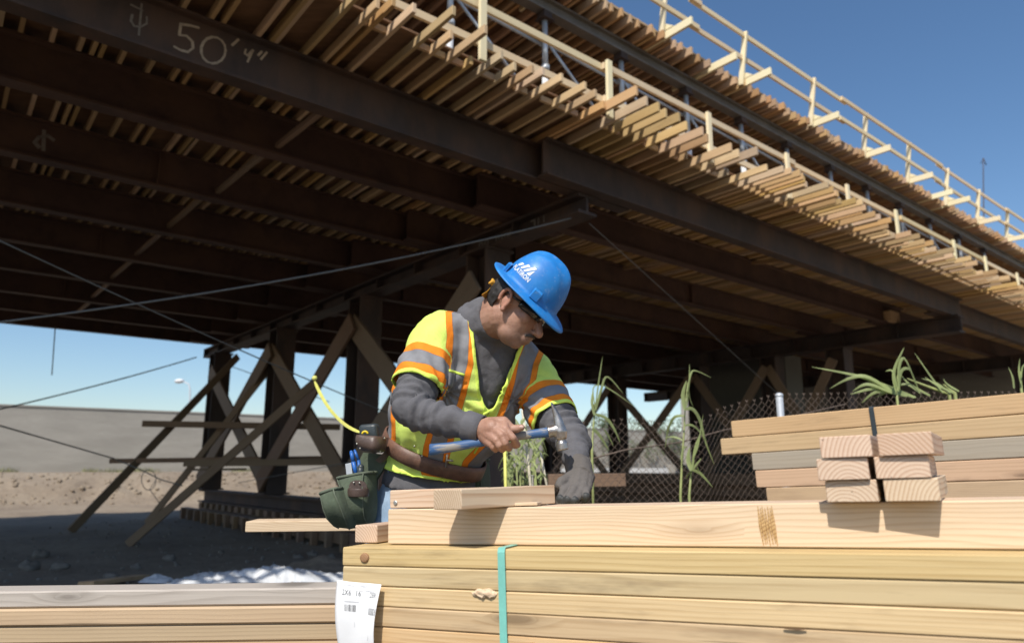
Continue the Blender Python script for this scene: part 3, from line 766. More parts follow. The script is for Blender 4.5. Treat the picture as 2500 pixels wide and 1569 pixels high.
tag_text('28R', 0.78, 0.175, 0.0145, M['ink'], 0.75)
for u0, v0, n_ in ((0.68, 0.092, 7), (0.24, 0.24, 12)):
    sm5 = MB(); u = u0                                          # blurred small print
    for k in range(n_):
        w = R_.uniform(0.012, 0.03); sm5.add([tagpt(u, v0, 0.0009), tagpt(u, v0 + 0.018, 0.0009), tagpt(u + w, v0 + 0.018, 0.0009), tagpt(u + w, v0, 0.0009)], [(0, 1, 2, 3)]); u += w + 0.008
    part('small_print', sm5, M['ink_pale'], tagroot)['kind'] = 'stuff'
tag_text(')', 0.44, 0.55, 0.011, M['ink_pale']); tag_text(')', 0.82, 0.69, 0.011, M['ink_pale'])
rb = random.Random(5)
for u0, v0, n, wd in ((0.24, 0.285, 15, 0.25), (0.80, 0.30, 12, 0.19)):
    u = u0; bc = MB()
    while u < u0 + wd:
        w = rb.choice([0.004, 0.004, 0.008, 0.012])
        bc.add([tagpt(u, v0, 0.0009), tagpt(u, v0 + 0.085, 0.0009), tagpt(u + w, v0 + 0.085, 0.0009), tagpt(u + w, v0, 0.0009)], [(0, 1, 2, 3)])
        u += w + rb.choice([0.006, 0.010, 0.014])
    part('barcode', bc, M['ink'], tagroot)['kind'] = 'stuff'

# ------------------------------------------------------------------ the piece being nailed: built-up beam of four studs on edge
BH = 0.072
tl = px_t(912, 0.055, 0.05)
b0 = 0.055
beam = root('built_up_beam', SP(tl + 1.0, b0 + 0.076, 0.001), 'long fresh pale beam of studs lying on top of the front stack', 'beam')
for j in range(4):
    off = [0, 0.004, -0.003, 0.30][j]
    board('stud', SP(tl + off, b0 + 0.0192 + j * 0.0384, 0.0015 + BH / 2 - (0.001 if j else 0)), SP(tl + off + 3.6, b0 + 0.0192 + j * 0.0384, 0.0015 + BH / 2 - (0.001 if j else 0)), 0.038, BH, M['fir'], beam, up=su_, bev=0.002)
# torn knot scar on the face of the beam
M['scar'] = wood('torn_knot', (0.62, 0.42, 0.18), (0.36, 0.20, 0.07), ring=0.004, ringamt=0.9, knots=0.0, vary=0.1)
tk = px_t(1803, b0, 0.05); sc_m = MB()
for k in range(7):
    x = tk - 0.011 + k * 0.0037 + R_.uniform(-.001, .001)
    sc_m.tube([SP(x + 0.002, b0 - 0.0002, 0.004 + 0.002 * (k % 3)), SP(x, b0 - 0.0008, 0.036), SP(x - 0.001, b0 - 0.0003, 0.0695 - 0.003 * (k % 2))], [0.0006, 0.0024, 0.0006], 6)
part('knot_scar', sc_m, M['scar'], beam)
TOPH = 0.0015 + BH + 0.0012
blk = tag(board('wood_block', SP(tl + 0.001, b0 + 0.05, TOPH + 0.0195), SP(tl + 0.20, b0 + 0.05, TOPH + 0.0195), 0.089, 0.038, M['fir'], up=su_, bev=0.002), 'flat fresh wood block with a nail head on the left end of the beam', 'wood block')
nh = MB(); c_ = SP(tl + 0.017, b0 + 0.0045, TOPH + 0.012)
M['nail'] = plain('bright_nail', (0.55, 0.52, 0.48), 0.35, 0.15, 60, metal=0.8)
nh.rings([[c_ + sb_ * d + (sd_ * math.cos(a) + su_ * math.sin(a)) * r for a in [i * 0.5236 for i in range(12)]] for d, r in ((0.002, 0.0052), (-0.0010, 0.0052), (-0.0018, 0.0035))], cap=True)
put('nail_head', nh.mesh('nail_head', False), M['nail'], blk).matrix_parent_inverse = blk.matrix_basis.inverted()
# stud held under the hammer: end toward the camera, running back to the glove
tB = px_t(1100, -0.03, TOPH)
e0 = SP(tB, -0.055, TOPH + 0.0195)                             # near right lower corner region
ax_ = (Vector((0.74, 0.672, 0.0))); ax_ = (ax_ - su_ * ax_.dot(su_)).normalized()
pr_ = su_.cross(ax_).normalized()
if pr_.x > 0: pr_ = -pr_
cB = e0 + pr_ * 0.0445
LBs = 0.255
HB = board('stud_offcut', cB, cB + ax_ * LBs, 0.089, 0.038, M['fir_end'], up=su_, bev=0.0015)
tag(HB, 'short stud under the hammer, sawn end toward the camera', 'stud')
nb = cB + ax_ * (LBs * 0.80) - pr_ * 0.030 + su_ * 0.0188
nm_ = MB(); nm_.tube([nb, nb + su_ * 0.021], 0.0016, 8); nm_.tube([nb + su_ * 0.021, nb + su_ * 0.0226], 0.0042, 10)
tag(part('nail', nm_, M['nail']), 'bright nail half driven into the short stud', 'nail')
# thin packer strip lying behind
tag(board('wood_shim', SP(px_t(1225, 0.2, TOPH), 0.085, TOPH + 0.004), SP(px_t(1312, 0.2, TOPH), 0.10, TOPH + 0.004), 0.04, 0.006, M['fir'], up=su_, bev=0.001), 'thin wood shim under the far end of the short stud', 'shim')
# board end lying on the stack left of the beam
tq = px_t(880, 0.12, 0.02)
tag(board('board_offcut', SP(tq + 0.01, 0.075, 0.0205), SP(tq + 0.03, 0.50, 0.0205), 0.062, 0.038, M['fir_end'], up=su_, bev=0.002), 'short reddish board end lying on the stack left of the beam', 'board')
# pile of six stud ends on the beam at the right
axp = Vector((math.sin(rad(31)), math.cos(rad(31)), 0)); axp = (axp - su_ * axp.dot(su_)).normalized()
prp = su_.cross(axp).normalized(); prp = prp if prp.x > 0 else -prp
pile = [('lower left', 1939, 0, 0.035), ('lower right', 2074, 0, 0.040), ('middle left', 1919, 1, 0.044), ('middle right', 2054, 1, 0.042), ('upper left', 1925, 2, 0.05), ('upper right', 2051, 2, 0.052)]
for k, (nm, xl, lay, ov) in enumerate(pile):
    h = TOPH + 0.0176 + lay * 0.0348
    t = px_t(xl + 4, b0 - ov, h)
    if k % 2 == 1 and t < lastt + 0.084: t = lastt + 0.084
    lastt = t
    c0 = SP(t, b0 - ov, h) + prp * 0.0375
    a2 = axp + prp * [0.0, 0.03, -0.03, 0.02, 0.02, 0.05][k]; a2.normalize()
    L = [0.42, 0.36, 0.4, 0.30, 0.38, 0.27][k]
    tag(board('stud_end', c0, c0 + a2 * L, 0.075, 0.034, M['fir_end'], up=su_, bev=0.0012), '%s sawn stud in the pile of six stud ends on the beam' % nm, 'stud', 'pile of six studs')

# ------------------------------------------------------------------ low weathered stack, lower left
S2a = P(-260, 1393, 1.80); S2b = P(850, 1380, 1.80)
d2 = (S2b - S2a).normalized(); b2 = Vector((-d2.y, d2.x, 0)); u2 = d2.cross(b2)
if u2.z < 0: u2 = -u2
ls = root('lumber_stack', S2a.lerp(S2b, 0.5) - Vector((0, 0, 0.6)), 'low stack of weathered planks with a grey top board, lower left', 'lumber stack')
for i in range(14):
    for j in range(1):
        h = -0.0402 * (i + 0.5); of = R_.uniform(-0.004, 0.004)
        mt = M['greyed'] if i == 0 else (M['tan'] if i != 2 else M['tan'])
        qa = S2a - d2 * 1.5 + b2 * (0.045 + 0.141 * j + of) + u2 * h; qb = S2b + d2 * (0.05 + R_.uniform(-.02, .02)) + b2 * (0.045 + 0.141 * j + of) + u2 * h
        board('board', qa, qb, 0.09, 0.039 if i != 0 else 0.0385, mt, ls, up=u2, bev=0.004)
# ------------------------------------------------------------------ timber stack at the right, behind
S3 = [(P(1718, 990, 4.02), 'greyed'), (P(1690, 1024, 4.06), 'timber'), (P(1750, 1066, 3.98), 'timber_grey'), (P(1752, 1105, 3.96), 'timber'), (P(1772, 1148, 3.94), 'tan')]
d3 = (P(2409, 966, 3.06) - P(1690, 1026, 4.02)); d3.normalize()
b3 = Vector((-d3.y, d3.x, 0)).normalized(); u3 = d3.cross(b3); u3 = u3 if u3.z > 0 else -u3
rs = root('timber_stack', P(1750, 1150, 4.0) - Vector((0, 0, 0.7)), 'stack of heavy tan and grey timbers with a black strap, right background', 'timber stack')
ref3 = P(1718, 990, 4.02)
for i in range(12):
    for j in range(4):
        xo = [0.0, -0.075, 0.10, 0.11, 0.16][i] if i < 5 else R_.uniform(0.05, 0.2)
        if j: xo += R_.uniform(-0.05, 0.12)
        mt = M[['timber', 'timber', 'timber_grey', 'timber', 'tan'][i]] if i < 5 else M['timber']
        a = ref3 + d3 * xo + b3 * (0.07 + 0.145 * j + R_.uniform(-.004, .004)) - u3 * (0.046 + 0.093 * i)
        board('timber', a, a + d3 * 4.2, 0.14, 0.0905, mt, rs, up=u3, bev=0.004)
M['blackstrap'] = plain('black_strap', (0.035, 0.045, 0.05), 0.4, 0.1, 30)
ts = (P(2058, 970, 3.55) - ref3).dot(d3); km = MB(); rg = []
for b, h in ((-0.006, -1.1), (-0.006, -0.004), (0.0, 0.004), (0.57, 0.004)):
    rg.append([ref3 + d3 * (ts - 0.011) + b3 * b + u3 * h, ref3 + d3 * (ts + 0.011) + b3 * b + u3 * h])
km.rings(rg, cap=False, closed=False); o = part('strap', km, M['blackstrap'], rs); md = o.modifiers.new('t', 'SOLIDIFY'); md.thickness = 0.002
# plank sticking out behind the tool pouch, on a saw horse
pk = tag(board('sawn_board', P(592, 1235, 2.78), P(592, 1235, 2.78) + Vector((1.5, 0.04, 0.012)), 0.14, 0.038, M['fir'], bev=0.002), 'single fresh board sticking out left behind the tool pouch', 'board')
sh_ = root('saw_horse', P(592, 1235, 2.78) + Vector((1.0, 0, -0.7)), 'saw horse hidden behind the worker under the single board', 'saw horse')
zz = P(592, 1235, 2.78).z
board('top_beam', Vector((0.02, 2.55, zz - 0.062)), Vector((0.02, 3.2, zz - 0.062)), 0.04, 0.085, M['timber'], sh_)
for sx in (-1, 1):
    for yy in (2.65, 3.1):
        board('leg', Vector((0.02 + sx * 0.25, yy, 0.0)), Vector((0.02 + sx * 0.03, yy, zz - 0.09)), 0.04, 0.085, M['timber'], sh_, up=(0, 1, 0))

# ------------------------------------------------------------------ chain link fence
M['wire'] = plain('rusty_fence_wire', (0.15, 0.11, 0.085), 0.75, 0.35, 30, metal=0.1)
fx = [(1300, 1012), (1390, 1000), (1500, 992), (1590, 1014), (1640, 1000), (1700, 966), (1760, 950), (1833, 935), (1920, 934), (2000, 932), (2120, 931), (2300, 930), (2480, 930)]
def fence_top(x):
    for (a, ya), (b, yb) in zip(fx[:-1], fx[1:]):
        if a <= x <= b: t = (x - a) / (b - a); return ya + (yb - ya) * (t * t * (3 - 2 * t))
    return fx[-1][1]
fen = root('chain_link_fence', P(1833, 1300, 4.9) * 1.0, 'rusty sagging chain link fence with a white capped post behind the worker', 'fence')
FY0, FY1 = 4.75, 5.15
wm_ = MB()
XL, XR = P(1300, 1000, FY0).x, P(2480, 910, FY1).x
cell = 0.052; ncol = int((XR - XL) / cell)
def fpt(i, k, side):
    x = XL + (i + 0.5 * (k % 2)) * cell
    t = (x - XL) / (XR - XL); Y = FY0 + (FY1 - FY0) * t
    xp = 1204.5 + x / Y * 1657 * 1.0
    top = P(xp, fence_top(max(1300, min(2480, xp))), Y).z
    z = top - k * cell * 0.5
    return Vector((x + 0.006 * noise.noise(Vector((x * 5, z * 5, 0))), Y + 0.004 * side + 0.03 * noise.noise(Vector((x * 1.3, z * 1.5, 4))), z))
ROWS = 46
for i in range(ncol):
    for par in (0, 1):
        pts = [fpt(i if par == 0 else i + 1, 0, par)] if False else []
        for k in range(ROWS):
            # zigzag wires: one leans right first, its neighbour left first
            col = i + (1 if (k % 2 == 1 and par == 1) else 0)
            x = fpt(i, k, (1 if (k + par) % 2 else -1)) if par == 0 else fpt(i + 1 if k % 2 == 0 else i, k, (1 if (k + par) % 2 else -1))
            pts.append(x)
        wm_.tube(pts, 0.0021, 4, cap=False)
    # twisted barbs along the top
    p = fpt(i, 0, 0)
    wm_.tube([p, p + Vector((0.002, 0, 0.016)), p + Vector((-0.009, 0, 0.030))], 0.0022, 4); wm_.tube([p + Vector((0.001, 0, 0.012)), p + Vector((0.010, 0.004, 0.030))], 0.002, 4)
o = part('wire_mesh', wm_, M['wire'], fen, True); o['kind'] = 'stuff'
ps = MB(); pp = P(1833, 930, 4.86)
ps.tube([Vector((pp.x, pp.y, -0.4)), Vector((pp.x, pp.y, pp.z))], 0.024, 12); part('post', ps, M['galv'], fen, True)
ps = MB(); ps.ball(pp, (0.028, 0, 0), (0, 0.028, 0), (0, 0, 0.02), 12, 8); part('post_cap', ps, M['galv'], fen, True)
tw = MB(); tw.tube([P(1395, 1078, 4.7), P(1470, 1058, 4.75), P(1600, 1040, 4.9), P(1700, 1012, 5.0), P(1840, 985, 5.05), P(1990, 950, 5.15)], 0.005, 6); part('tension_wire', tw, M['wire'], fen, True)

# ------------------------------------------------------------------ reeds
def leafmat(name, col, tr=0.35):
    m, nt, bs = new_mat(name)
    tc = coords(nt); n1 = noise_(nt, vmul(nt, tc, (1, 1, 0.3)), 14.0, 3)
    oi = nt.nodes.new('ShaderNodeObjectInfo')
    c = ramp(nt, n1, [(0.3, tuple(x * 0.75 for x in col)), (0.7, tuple(min(1, x * 1.25) for x in col))])
    nt.links.new(c, bs.inputs['Base Color']); bs.inputs['Roughness'].default_value = 0.5
    tl_ = nt.nodes.new('ShaderNodeBsdfTranslucent'); nt.links.new(mix(nt, 0.5, c, (0.35, 0.45, 0.08)), tl_.inputs[0])
    ms = nt.nodes.new('ShaderNodeMixShader'); ms.inputs[0].default_value = tr
    nt.links.new(bs.outputs[0], ms.inputs[1]); nt.links.new(tl_.outputs[0], ms.inputs[2])
    nt.links.new(ms.outputs[0], nt.nodes['Material Output'].inputs[0]); return m
M['leaf'] = leafmat('reed_leaf', (0.37, 0.43, 0.18), 0.45)
M['leaf_dry'] = leafmat('dry_reed_leaf', (0.42, 0.36, 0.20))
M['cane'] = plain('reed_cane', (0.30, 0.33, 0.12), 0.5, 0.25, 12)
M['cane_dry'] = plain('dry_cane', (0.55, 0.50, 0.38), 0.7, 0.25, 12)
def blade_pts(mb, pts, wid, fold=0.25):
    """long leaf along points, widest a third of the way up, folded along its midrib"""
    n = len(pts); rings = []
    for i, p in enumerate(pts):
        t = i / (n - 1); w = wid * (math.sin(math.pi * (0.12 + 0.88 * t) ** 0.75) ** 0.8 if t < 0.999 else 0.02)
        w = max(w, wid * 0.04)
        d = (pts[min(i + 1, n - 1)] - pts[max(i - 1, 0)]).normalized()
        vd = Vector((0.25, -1, 0.2)); sd__ = d.cross(vd); sd__ = sd__.normalized() if sd__.length > 0.05 else Vector((1, 0, 0))
        nn = sd__.cross(d).normalized()
        rings.append([p - sd__ * w, p + nn * w * fold, p + sd__ * w])
    mb.rings(rings, cap=False, closed=False)
def arc(a, b, bulge, n=9, side=0.0):
    """curve from a to b lifted by bulge in the middle"""
    q = []
    for i in range(n):
        t = i / (n - 1); p = a.lerp(b, t); k = 4 * t * (1 - t)
        p = p + Vector((0, 0, bulge * k)) + Vector((side * k, 0, 0)); q.append(p)
    return q
def crv(pxs, Y, n=12):
    """smooth curve through surveyed marks at distance Y"""
    ks = [P(x, y, Y + 0.03 * i) for i, (x, y) in enumerate(pxs)]
    if len(ks) == 2: return [ks[0].lerp(ks[1], i / (n - 1)) for i in range(n)]
    out = []
    for i in range(n):
        u = i / (n - 1) * (len(ks) - 1); k = min(int(u), len(ks) - 2); f = u - k
        p0 = ks[max(k - 1, 0)]; p1 = ks[k]; p2 = ks[k + 1]; p3 = ks[min(k + 2, len(ks) - 1)]
        out.append(0.5 * ((2 * p1) + (p2 - p0) * f + (2 * p0 - 5 * p1 + 4 * p2 - p3) * f * f + (3 * p1 - p0 - 3 * p2 + p3) * f ** 3))
    return out
def z3(x, y):  # marks from an enlarged survey sheet
    return ((1400 + x / 3.98) * 2409 / 2500, (850 + y / 3.98) * 2409 / 2500)
def reed(label, stem, Y, leaves, r=0.008, wid=0.016, group='reeds behind the lumber'):
    base = P(stem[0][0], stem[0][1], Y)
    rt = root('reed_plant', Vector((base.x, base.y, gz(base.x, base.y))), label, 'reed', group)
    c_ = crv(stem, Y, 10)
    low = Vector((c_[0].x, c_[0].y, gz(c_[0].x, c_[0].y) - 0.03))
    m_ = MB(); pts = [low] + c_; m_.tube(pts, [r] * 2 + [r * (1 - 0.75 * i / 9) for i in range(1, 10)], 7); part('stem', m_, M['cane'], rt, True)
    for lf in leaves:
        w = lf[0] * wid * 0.58; m_ = MB(); blade_pts(m_, crv(lf[1:], Y - 0.02, 14), w); part('leaf', m_, M['leaf'], rt, True)
    return rt
Z = z3
reed('tall reed with drooping tip leaf just right of the worker sleeve', [Z(180, 1000), Z(190, 800), Z(205, 640), Z(225, 480)], 4.3,
     [(1.0, Z(205, 650), Z(180, 520), Z(195, 390)), (0.5, Z(215, 560), Z(245, 330), Z(283, 80)), (0.8, Z(215, 600), Z(270, 400), Z(330, 275), Z(485, 440)), (0.4, Z(290, 360), Z(420, 440), Z(600, 570)), (1.1, Z(215, 640), Z(320, 680), Z(400, 790), Z(455, 920)), (1.2, Z(185, 780), Z(250, 840), Z(345, 990)), (0.7, Z(300, 790), Z(340, 850), Z(390, 950)), (0.4, Z(215, 600), Z(190, 400), Z(240, 355), Z(290, 380))])
reed('tallest single reed standing in the middle of the fence', [Z(1040, 1430), Z(1055, 1100), Z(1075, 800), Z(1085, 580), Z(1110, 330)], 4.2,
     [(1.5, Z(1085, 600), Z(1065, 450), Z(1100, 310)), (0.5, Z(1100, 560), Z(1125, 320), Z(1128, 150)), (0.6, Z(1110, 420), Z(1140, 250), Z(1190, 218), Z(1340, 285)), (1.2, Z(1085, 590), Z(1160, 590), Z(1230, 700), Z(1280, 900), Z(1370, 1130)), (0.7, Z(1075, 750), Z(1150, 745), Z(1220, 800), Z(1270, 880)), (0.9, Z(1075, 655), Z(980, 670), Z(920, 790), Z(890, 970)), (0.6, Z(1060, 890), Z(980, 860), Z(890, 865)), (0.7, Z(1045, 1080), Z(1070, 970), Z(1110, 955)), (0.4, Z(1118, 380), Z(1130, 480), Z(1165, 570))])
reed('short leafy reed shoot right of the tallest reed', [Z(1125, 1430), Z(1140, 1250), Z(1150, 1180), Z(1180, 1050)], 4.15,
     [(1.6, Z(1150, 1190), Z(1115, 1080), Z(1130, 960)), (0.8, Z(1155, 1180), Z(1180, 980), Z(1225, 840)), (1.0, Z(1160, 1180), Z(1240, 1220), Z(1355, 1350)), (0.7, Z(1155, 1180), Z(1200, 1120), Z(1245, 1065)), (0.6, Z(1170, 1050), Z(1215, 920), Z(1260, 640)), (0.5, Z(1150, 1190), Z(1110, 1230), Z(1095, 1270)), (0.6, Z(1200, 1150), Z(1225, 1200), Z(1260, 1240))])
def z6(x, y): return ((1650 + x / 2.834) * 2409 / 2500, (500 + y / 2.834) * 2409 / 2500)
Z = z6
reed('broken reed clump leaning left over the heavy timber stack', [Z(1890, 1310), Z(1700, 1240), Z(1600, 1200)], 4.7,
     [(1.2, Z(1650, 1330), Z(1420, 1240), Z(1250, 1180), Z(940, 1120)), (1.1, Z(1520, 1310), Z(1330, 1190), Z(1200, 1200), Z(1065, 1270)), (1.0, Z(1500, 1300), Z(1330, 1240), Z(1220, 1290)), (1.2, Z(1560, 1310), Z(1400, 1265), Z(1205, 1310)), (1.0, Z(1600, 1320), Z(1400, 1290), Z(1285, 1370)), (0.8, Z(1760, 1320), Z(1620, 1240), Z(1560, 1180)), (0.7, Z(1850, 1300), Z(1760, 1180), Z(1650, 1020)), (0.8, Z(1690, 1300), Z(1600, 1240), Z(1500, 1260)), (0.6, Z(1900, 1300), Z(1800, 1230), Z(1700, 1200)), (0.8, Z(1660, 1330), Z(1500, 1290), Z(1380, 1330))], r=0.012, wid=0.02)
reed('upright reed tuft rising behind the heavy timber stack', [Z(1530, 1330), Z(1535, 1240), Z(1530, 1180)], 4.6,
     [(1.1, Z(1525, 1290), Z(1510, 1150), Z(1580, 985)), (0.9, Z(1545, 1280), Z(1545, 1120), Z(1590, 1070), Z(1700, 1330)), (0.9, Z(1540, 1290), Z(1560, 1150), Z(1620, 1140), Z(1660, 1250)), (0.7, Z(1530, 1260), Z(1500, 1150), Z(1450, 1150))], wid=0.02)
reed('dry broken canes lying over the heavy timber stack', [Z(1930, 1300), Z(1850, 1240)], 4.6, [(0.8, Z(1920, 1300), Z(1800, 1240), Z(1720, 1190)), (0.7, Z(1960, 1290), Z(1880, 1240), Z(1850, 1200))], r=0.012, wid=0.02)
reed('reed at the far right edge above the heavy timber stack', [Z(2390, 1270), Z(2385, 1150)], 4.3, [(0.8, Z(2390, 1240), Z(2375, 1150), Z(2380, 1060)), (0.7, Z(2340, 1270), Z(2330, 1190), Z(2300, 1120)), (0.5, Z(2390, 1200), Z(2400, 1120), Z(2440, 1080))], wid=0.018)
# reed thicket seen between the worker's arms
def z9(x, y): return ((1150 + x / 5.04) * 2409 / 2500, (960 + y / 5.04) * 2409 / 2500)
Z = z9
for k in range(14):
    x0 = R_.uniform(430, 990); Y = R_.uniform(3.6, 4.3)
    st_ = [Z(x0, 1300), Z(x0 + R_.uniform(-30, 30), 900), Z(x0 + R_.uniform(-60, 60), R_.uniform(300, 700))]
    lv = []
    for j in range(9):
        y = R_.uniform(350, 1150); sgn = R_.choice([-1, 1]); l = R_.uniform(70, 200)
        if R_.random() < 0.5: lv.append((R_.uniform(0.5, 1.0), Z(x0, y), Z(x0 + sgn * l * 0.4, y - l * 0.6), Z(x0 + sgn * l * 0.8, y - l * R_.uniform(0.2, 1.0))))
        else: lv.append((R_.uniform(0.5, 1.0), Z(x0, y), Z(x0 + sgn * l * 0.4, y - l * 0.3), Z(x0 + sgn * l * 0.8, y + l * R_.uniform(0.2, 0.9))))
    reed('green reed in the thicket seen between the worker arms', st_, Y, lv, r=0.006, wid=0.011, group='reed thicket between the arms')
for k, (a, b, m_, r, lb) in enumerate([(Z(635, 200), Z(750, 1300), 'cane_dry', 0.008, 'white dry cane leaning between the worker arms, under the hammer'), (Z(850, 700), Z(935, 1150), 'cane_dry', 0.006, 'thin dry cane right of the white cane'), (Z(415, 700), Z(430, 1300), 'tape', 0.008, 'yellow wrapped stake left of the reed thicket')]):
    q = MB(); e = P(b[0], b[1], 3.7); q.tube([P(a[0], a[1], 3.7), e, Vector((e.x + 0.01, e.y, -0.05))], r, 7)
    tag(part('cane', q, M[m_], smooth=True), lb, 'cane')
# old timber trough and planks standing behind the fence
tag(board('old_plank', P(1290, 1130, 5.6), P(1470, 1128, 5.7), 0.05, 0.10, M['brace']), 'low brown plank behind the fence beside the gloved hand', 'plank')

# ------------------------------------------------------------------ far trees beyond the bridge on the right
M['far_leaf'] = leafmat('far_tree_leaf', (0.10, 0.125, 0.06), 0.2)
M['bark'] = plain('bark', (0.12, 0.09, 0.07), 0.9, 0.3, 4)
def tree(x, y, h, r, label, seed):
    rr = random.Random(seed); z0 = gz(x, y)
    rt = root('tree', (x, y, z0), label, 'tree', 'trees beyond the bridge')
    tm_ = MB(); tm_.tube([(x, y, z0 - 0.1), (x + 0.1, y, z0 + h * 0.4), (x, y, z0 + h * 0.75)], [0.22, 0.15, 0.06], 8)
    for k in range(6):
        a = rr.uniform(0, 6.28); tm_.tube([(x, y, z0 + h * 0.4), (x + math.cos(a) * r * 0.6, y + math.sin(a) * r * 0.6, z0 + h * rr.uniform(0.55, 0.85))], [0.09, 0.03], 6)
    part('trunk', tm_, M['bark'], rt, True)
    lm_ = MB()
    cl = [(rr.gauss(0, r * 0.45), rr.gauss(0, r * 0.45), h * rr.uniform(0.3, 0.95), r * rr.uniform(0.25, 0.45)) for _ in range(22)]
    for k in range(2600):
        c_ = rr.choice(cl); v = Vector((rr.gauss(0, 1), rr.gauss(0, 1), rr.gauss(0, 0.8))).normalized() * c_[3] * rr.uniform(0.6, 1.05)
        p = Vector((x + c_[0], y + c_[1], z0 + c_[2])) + v; s_ = rr.uniform(0.07, 0.16)
        u = Vector((rr.gauss(0, 1), rr.gauss(0, 1), rr.gauss(0, 1))).normalized(); w = u.orthogonal().normalized()
        lm_.add([p - u * s_, p + w * s_ * 0.5, p + u * s_, p - w * s_ * 0.5], [(0, 1, 2, 3)])
    part('crown', lm_, M['far_leaf'], rt)
for i, (xp, Y, h, r) in enumerate([(1420, 52, 3.6, 2.2), (1560, 56, 4.2, 2.6), (1700, 60, 4.0, 2.8), (1290, 58, 3.5, 2.4)]):
    q = P(xp, 1090, Y); tree(q.x, q.y, h, r, ['round far tree just right of the worker arm', 'far tree seen through the braces right of centre', 'far tree behind the concrete pier', 'far tree seen under the worker left arm'][i], 40 + i)
bw = MB(); q = P(1500, 1080, 42); bw.box((q.x, q.y, 0.35), (5.5, 3.0, 0), (-0.1, 0.18, 0), (0, 0, 0.55))
tag(part('concrete_barrier', bw, M['whitepipe']), 'low pale barrier in the sun far behind the fence', 'barrier')

# ------------------------------------------------------------------ litter on the ground at the left
M['rock'] = plain('pale_rock', (0.20, 0.175, 0.145), 0.9, 0.3, 12, bmp=0.4)
def rock(p, r, seed, label, grp='rocks on the dirt'):
    m_ = MB(); m_.ball(p + Vector((0, 0, r * 0.3)), (r, 0, 0), (0, r * 0.8, 0), (0, 0, r * 0.6), 14, 9)
    m_.v = [tuple(Vector(v) + (Vector(v) - p) * (0.25 * noise.noise((Vector(v) - p) * (4.5 / r)) + 0.55 * noise.noise((Vector(v) - p) * (1.6 / r) + Vector((seed * 7, 0, 0))))) for v in m_.v]
    tag(part('rock', m_, M['rock'], smooth=True), label, 'rock', grp)
rk = [(400, 1318, 0.10, 'pale pointed rock in the shade on the dirt'), (320, 1338, 0.07, 'small pale rock left of the pointed rock'), (262, 1362, 0.09, 'flat rock beside the clear plastic bag'), (95, 1310, 0.13, 'large low boulder in the shade at far left'), (140, 1338, 0.1, 'rounded boulder in front of the large boulder'), (70, 1340, 0.13, 'dark boulder at the left edge above the weathered stack'), (735, 1307, 0.09, 'rock at the top of the sunlit dirt heap'), (700, 1312, 0.08, 'rock on the left of the sunlit dirt heap'), (780, 1312, 0.07, 'small rock by the front stack corner'), (520, 1300, 0.05, 'pebble in the shade below the cribbing'), (590, 1290, 0.05, 'pebble below the single fresh board'), (430, 1205, 0.12, 'rock at the foot of the cribbing')]
for i, (x, y, r, lb) in enumerate(rk): rock(gp(x, y), r, i, lb)
rp = random.Random(3); pb = MB()
for i in range(900):
    x = rp.uniform(-11, 1); y = rp.uniform(6, 22); z = gz(x, y); r = rp.uniform(0.008, 0.035)
    pb.ball((x, y, z + r * 0.3), (r, 0, 0), (0, r, 0), (0, 0, r * 0.7), 6, 4)
o = part('gravel', pb, M['rock']); o['kind'] = 'stuff'; tag(o, 'scattered pebbles and clods on the shaded dirt', 'gravel')
# earth clods of the cut bank
cb = MB()
for i in range(1500):
    t = rp.uniform(-12, 14); d = rp.uniform(4.3, 7.6); q = WA + WD * t - WN * d; r = abs(rp.gauss(0, 0.035)) + 0.015
    p = Vector((q.x, q.y, gz(q.x, q.y)))
    n0 = len(cb.v); cb.ball(p, (r, 0, 0), (0, r, 0), (0, 0, r * 0.7), 8, 6)
    for j in range(n0, len(cb.v)): 
        v = Vector(cb.v[j]); cb.v[j] = tuple(v + (v - p) * 0.6 * noise.noise(v * 9))
o = part('earth_clods', cb, M['dirt'], smooth=True); o['kind'] = 'stuff'; tag(o, 'loose earth clods on the sunlit cut bank', 'clods')
# sunlit dirt heap behind the corner of the front stack
hp = MB(); q0 = gp(765, 1330); NH = 26
for j in range(NH + 1):
    for i in range(NH + 1):
        u, v = i / NH * 2 - 1, j / NH * 2 - 1; rr_ = math.sqrt(u * u + v * v)
        x, y = q0.x + u * 0.9, q0.y + v * 0.7
        hp.v.append((x, y, gz(x, y) - 0.04 + 0.2 * max(0, 1 - rr_) ** 0.8 * (0.75 + 0.5 * noise.noise(Vector((x * 4, y * 4, 1))))))
hp.f = [(j * (NH + 1) + i, j * (NH + 1) + i + 1, (j + 1) * (NH + 1) + i + 1, (j + 1) * (NH + 1) + i) for j in range(NH) for i in range(NH)]
tag(part('dirt_heap', hp, M['dirt'], smooth=True), 'small dirt heap behind the corner of the front stack', 'heap')
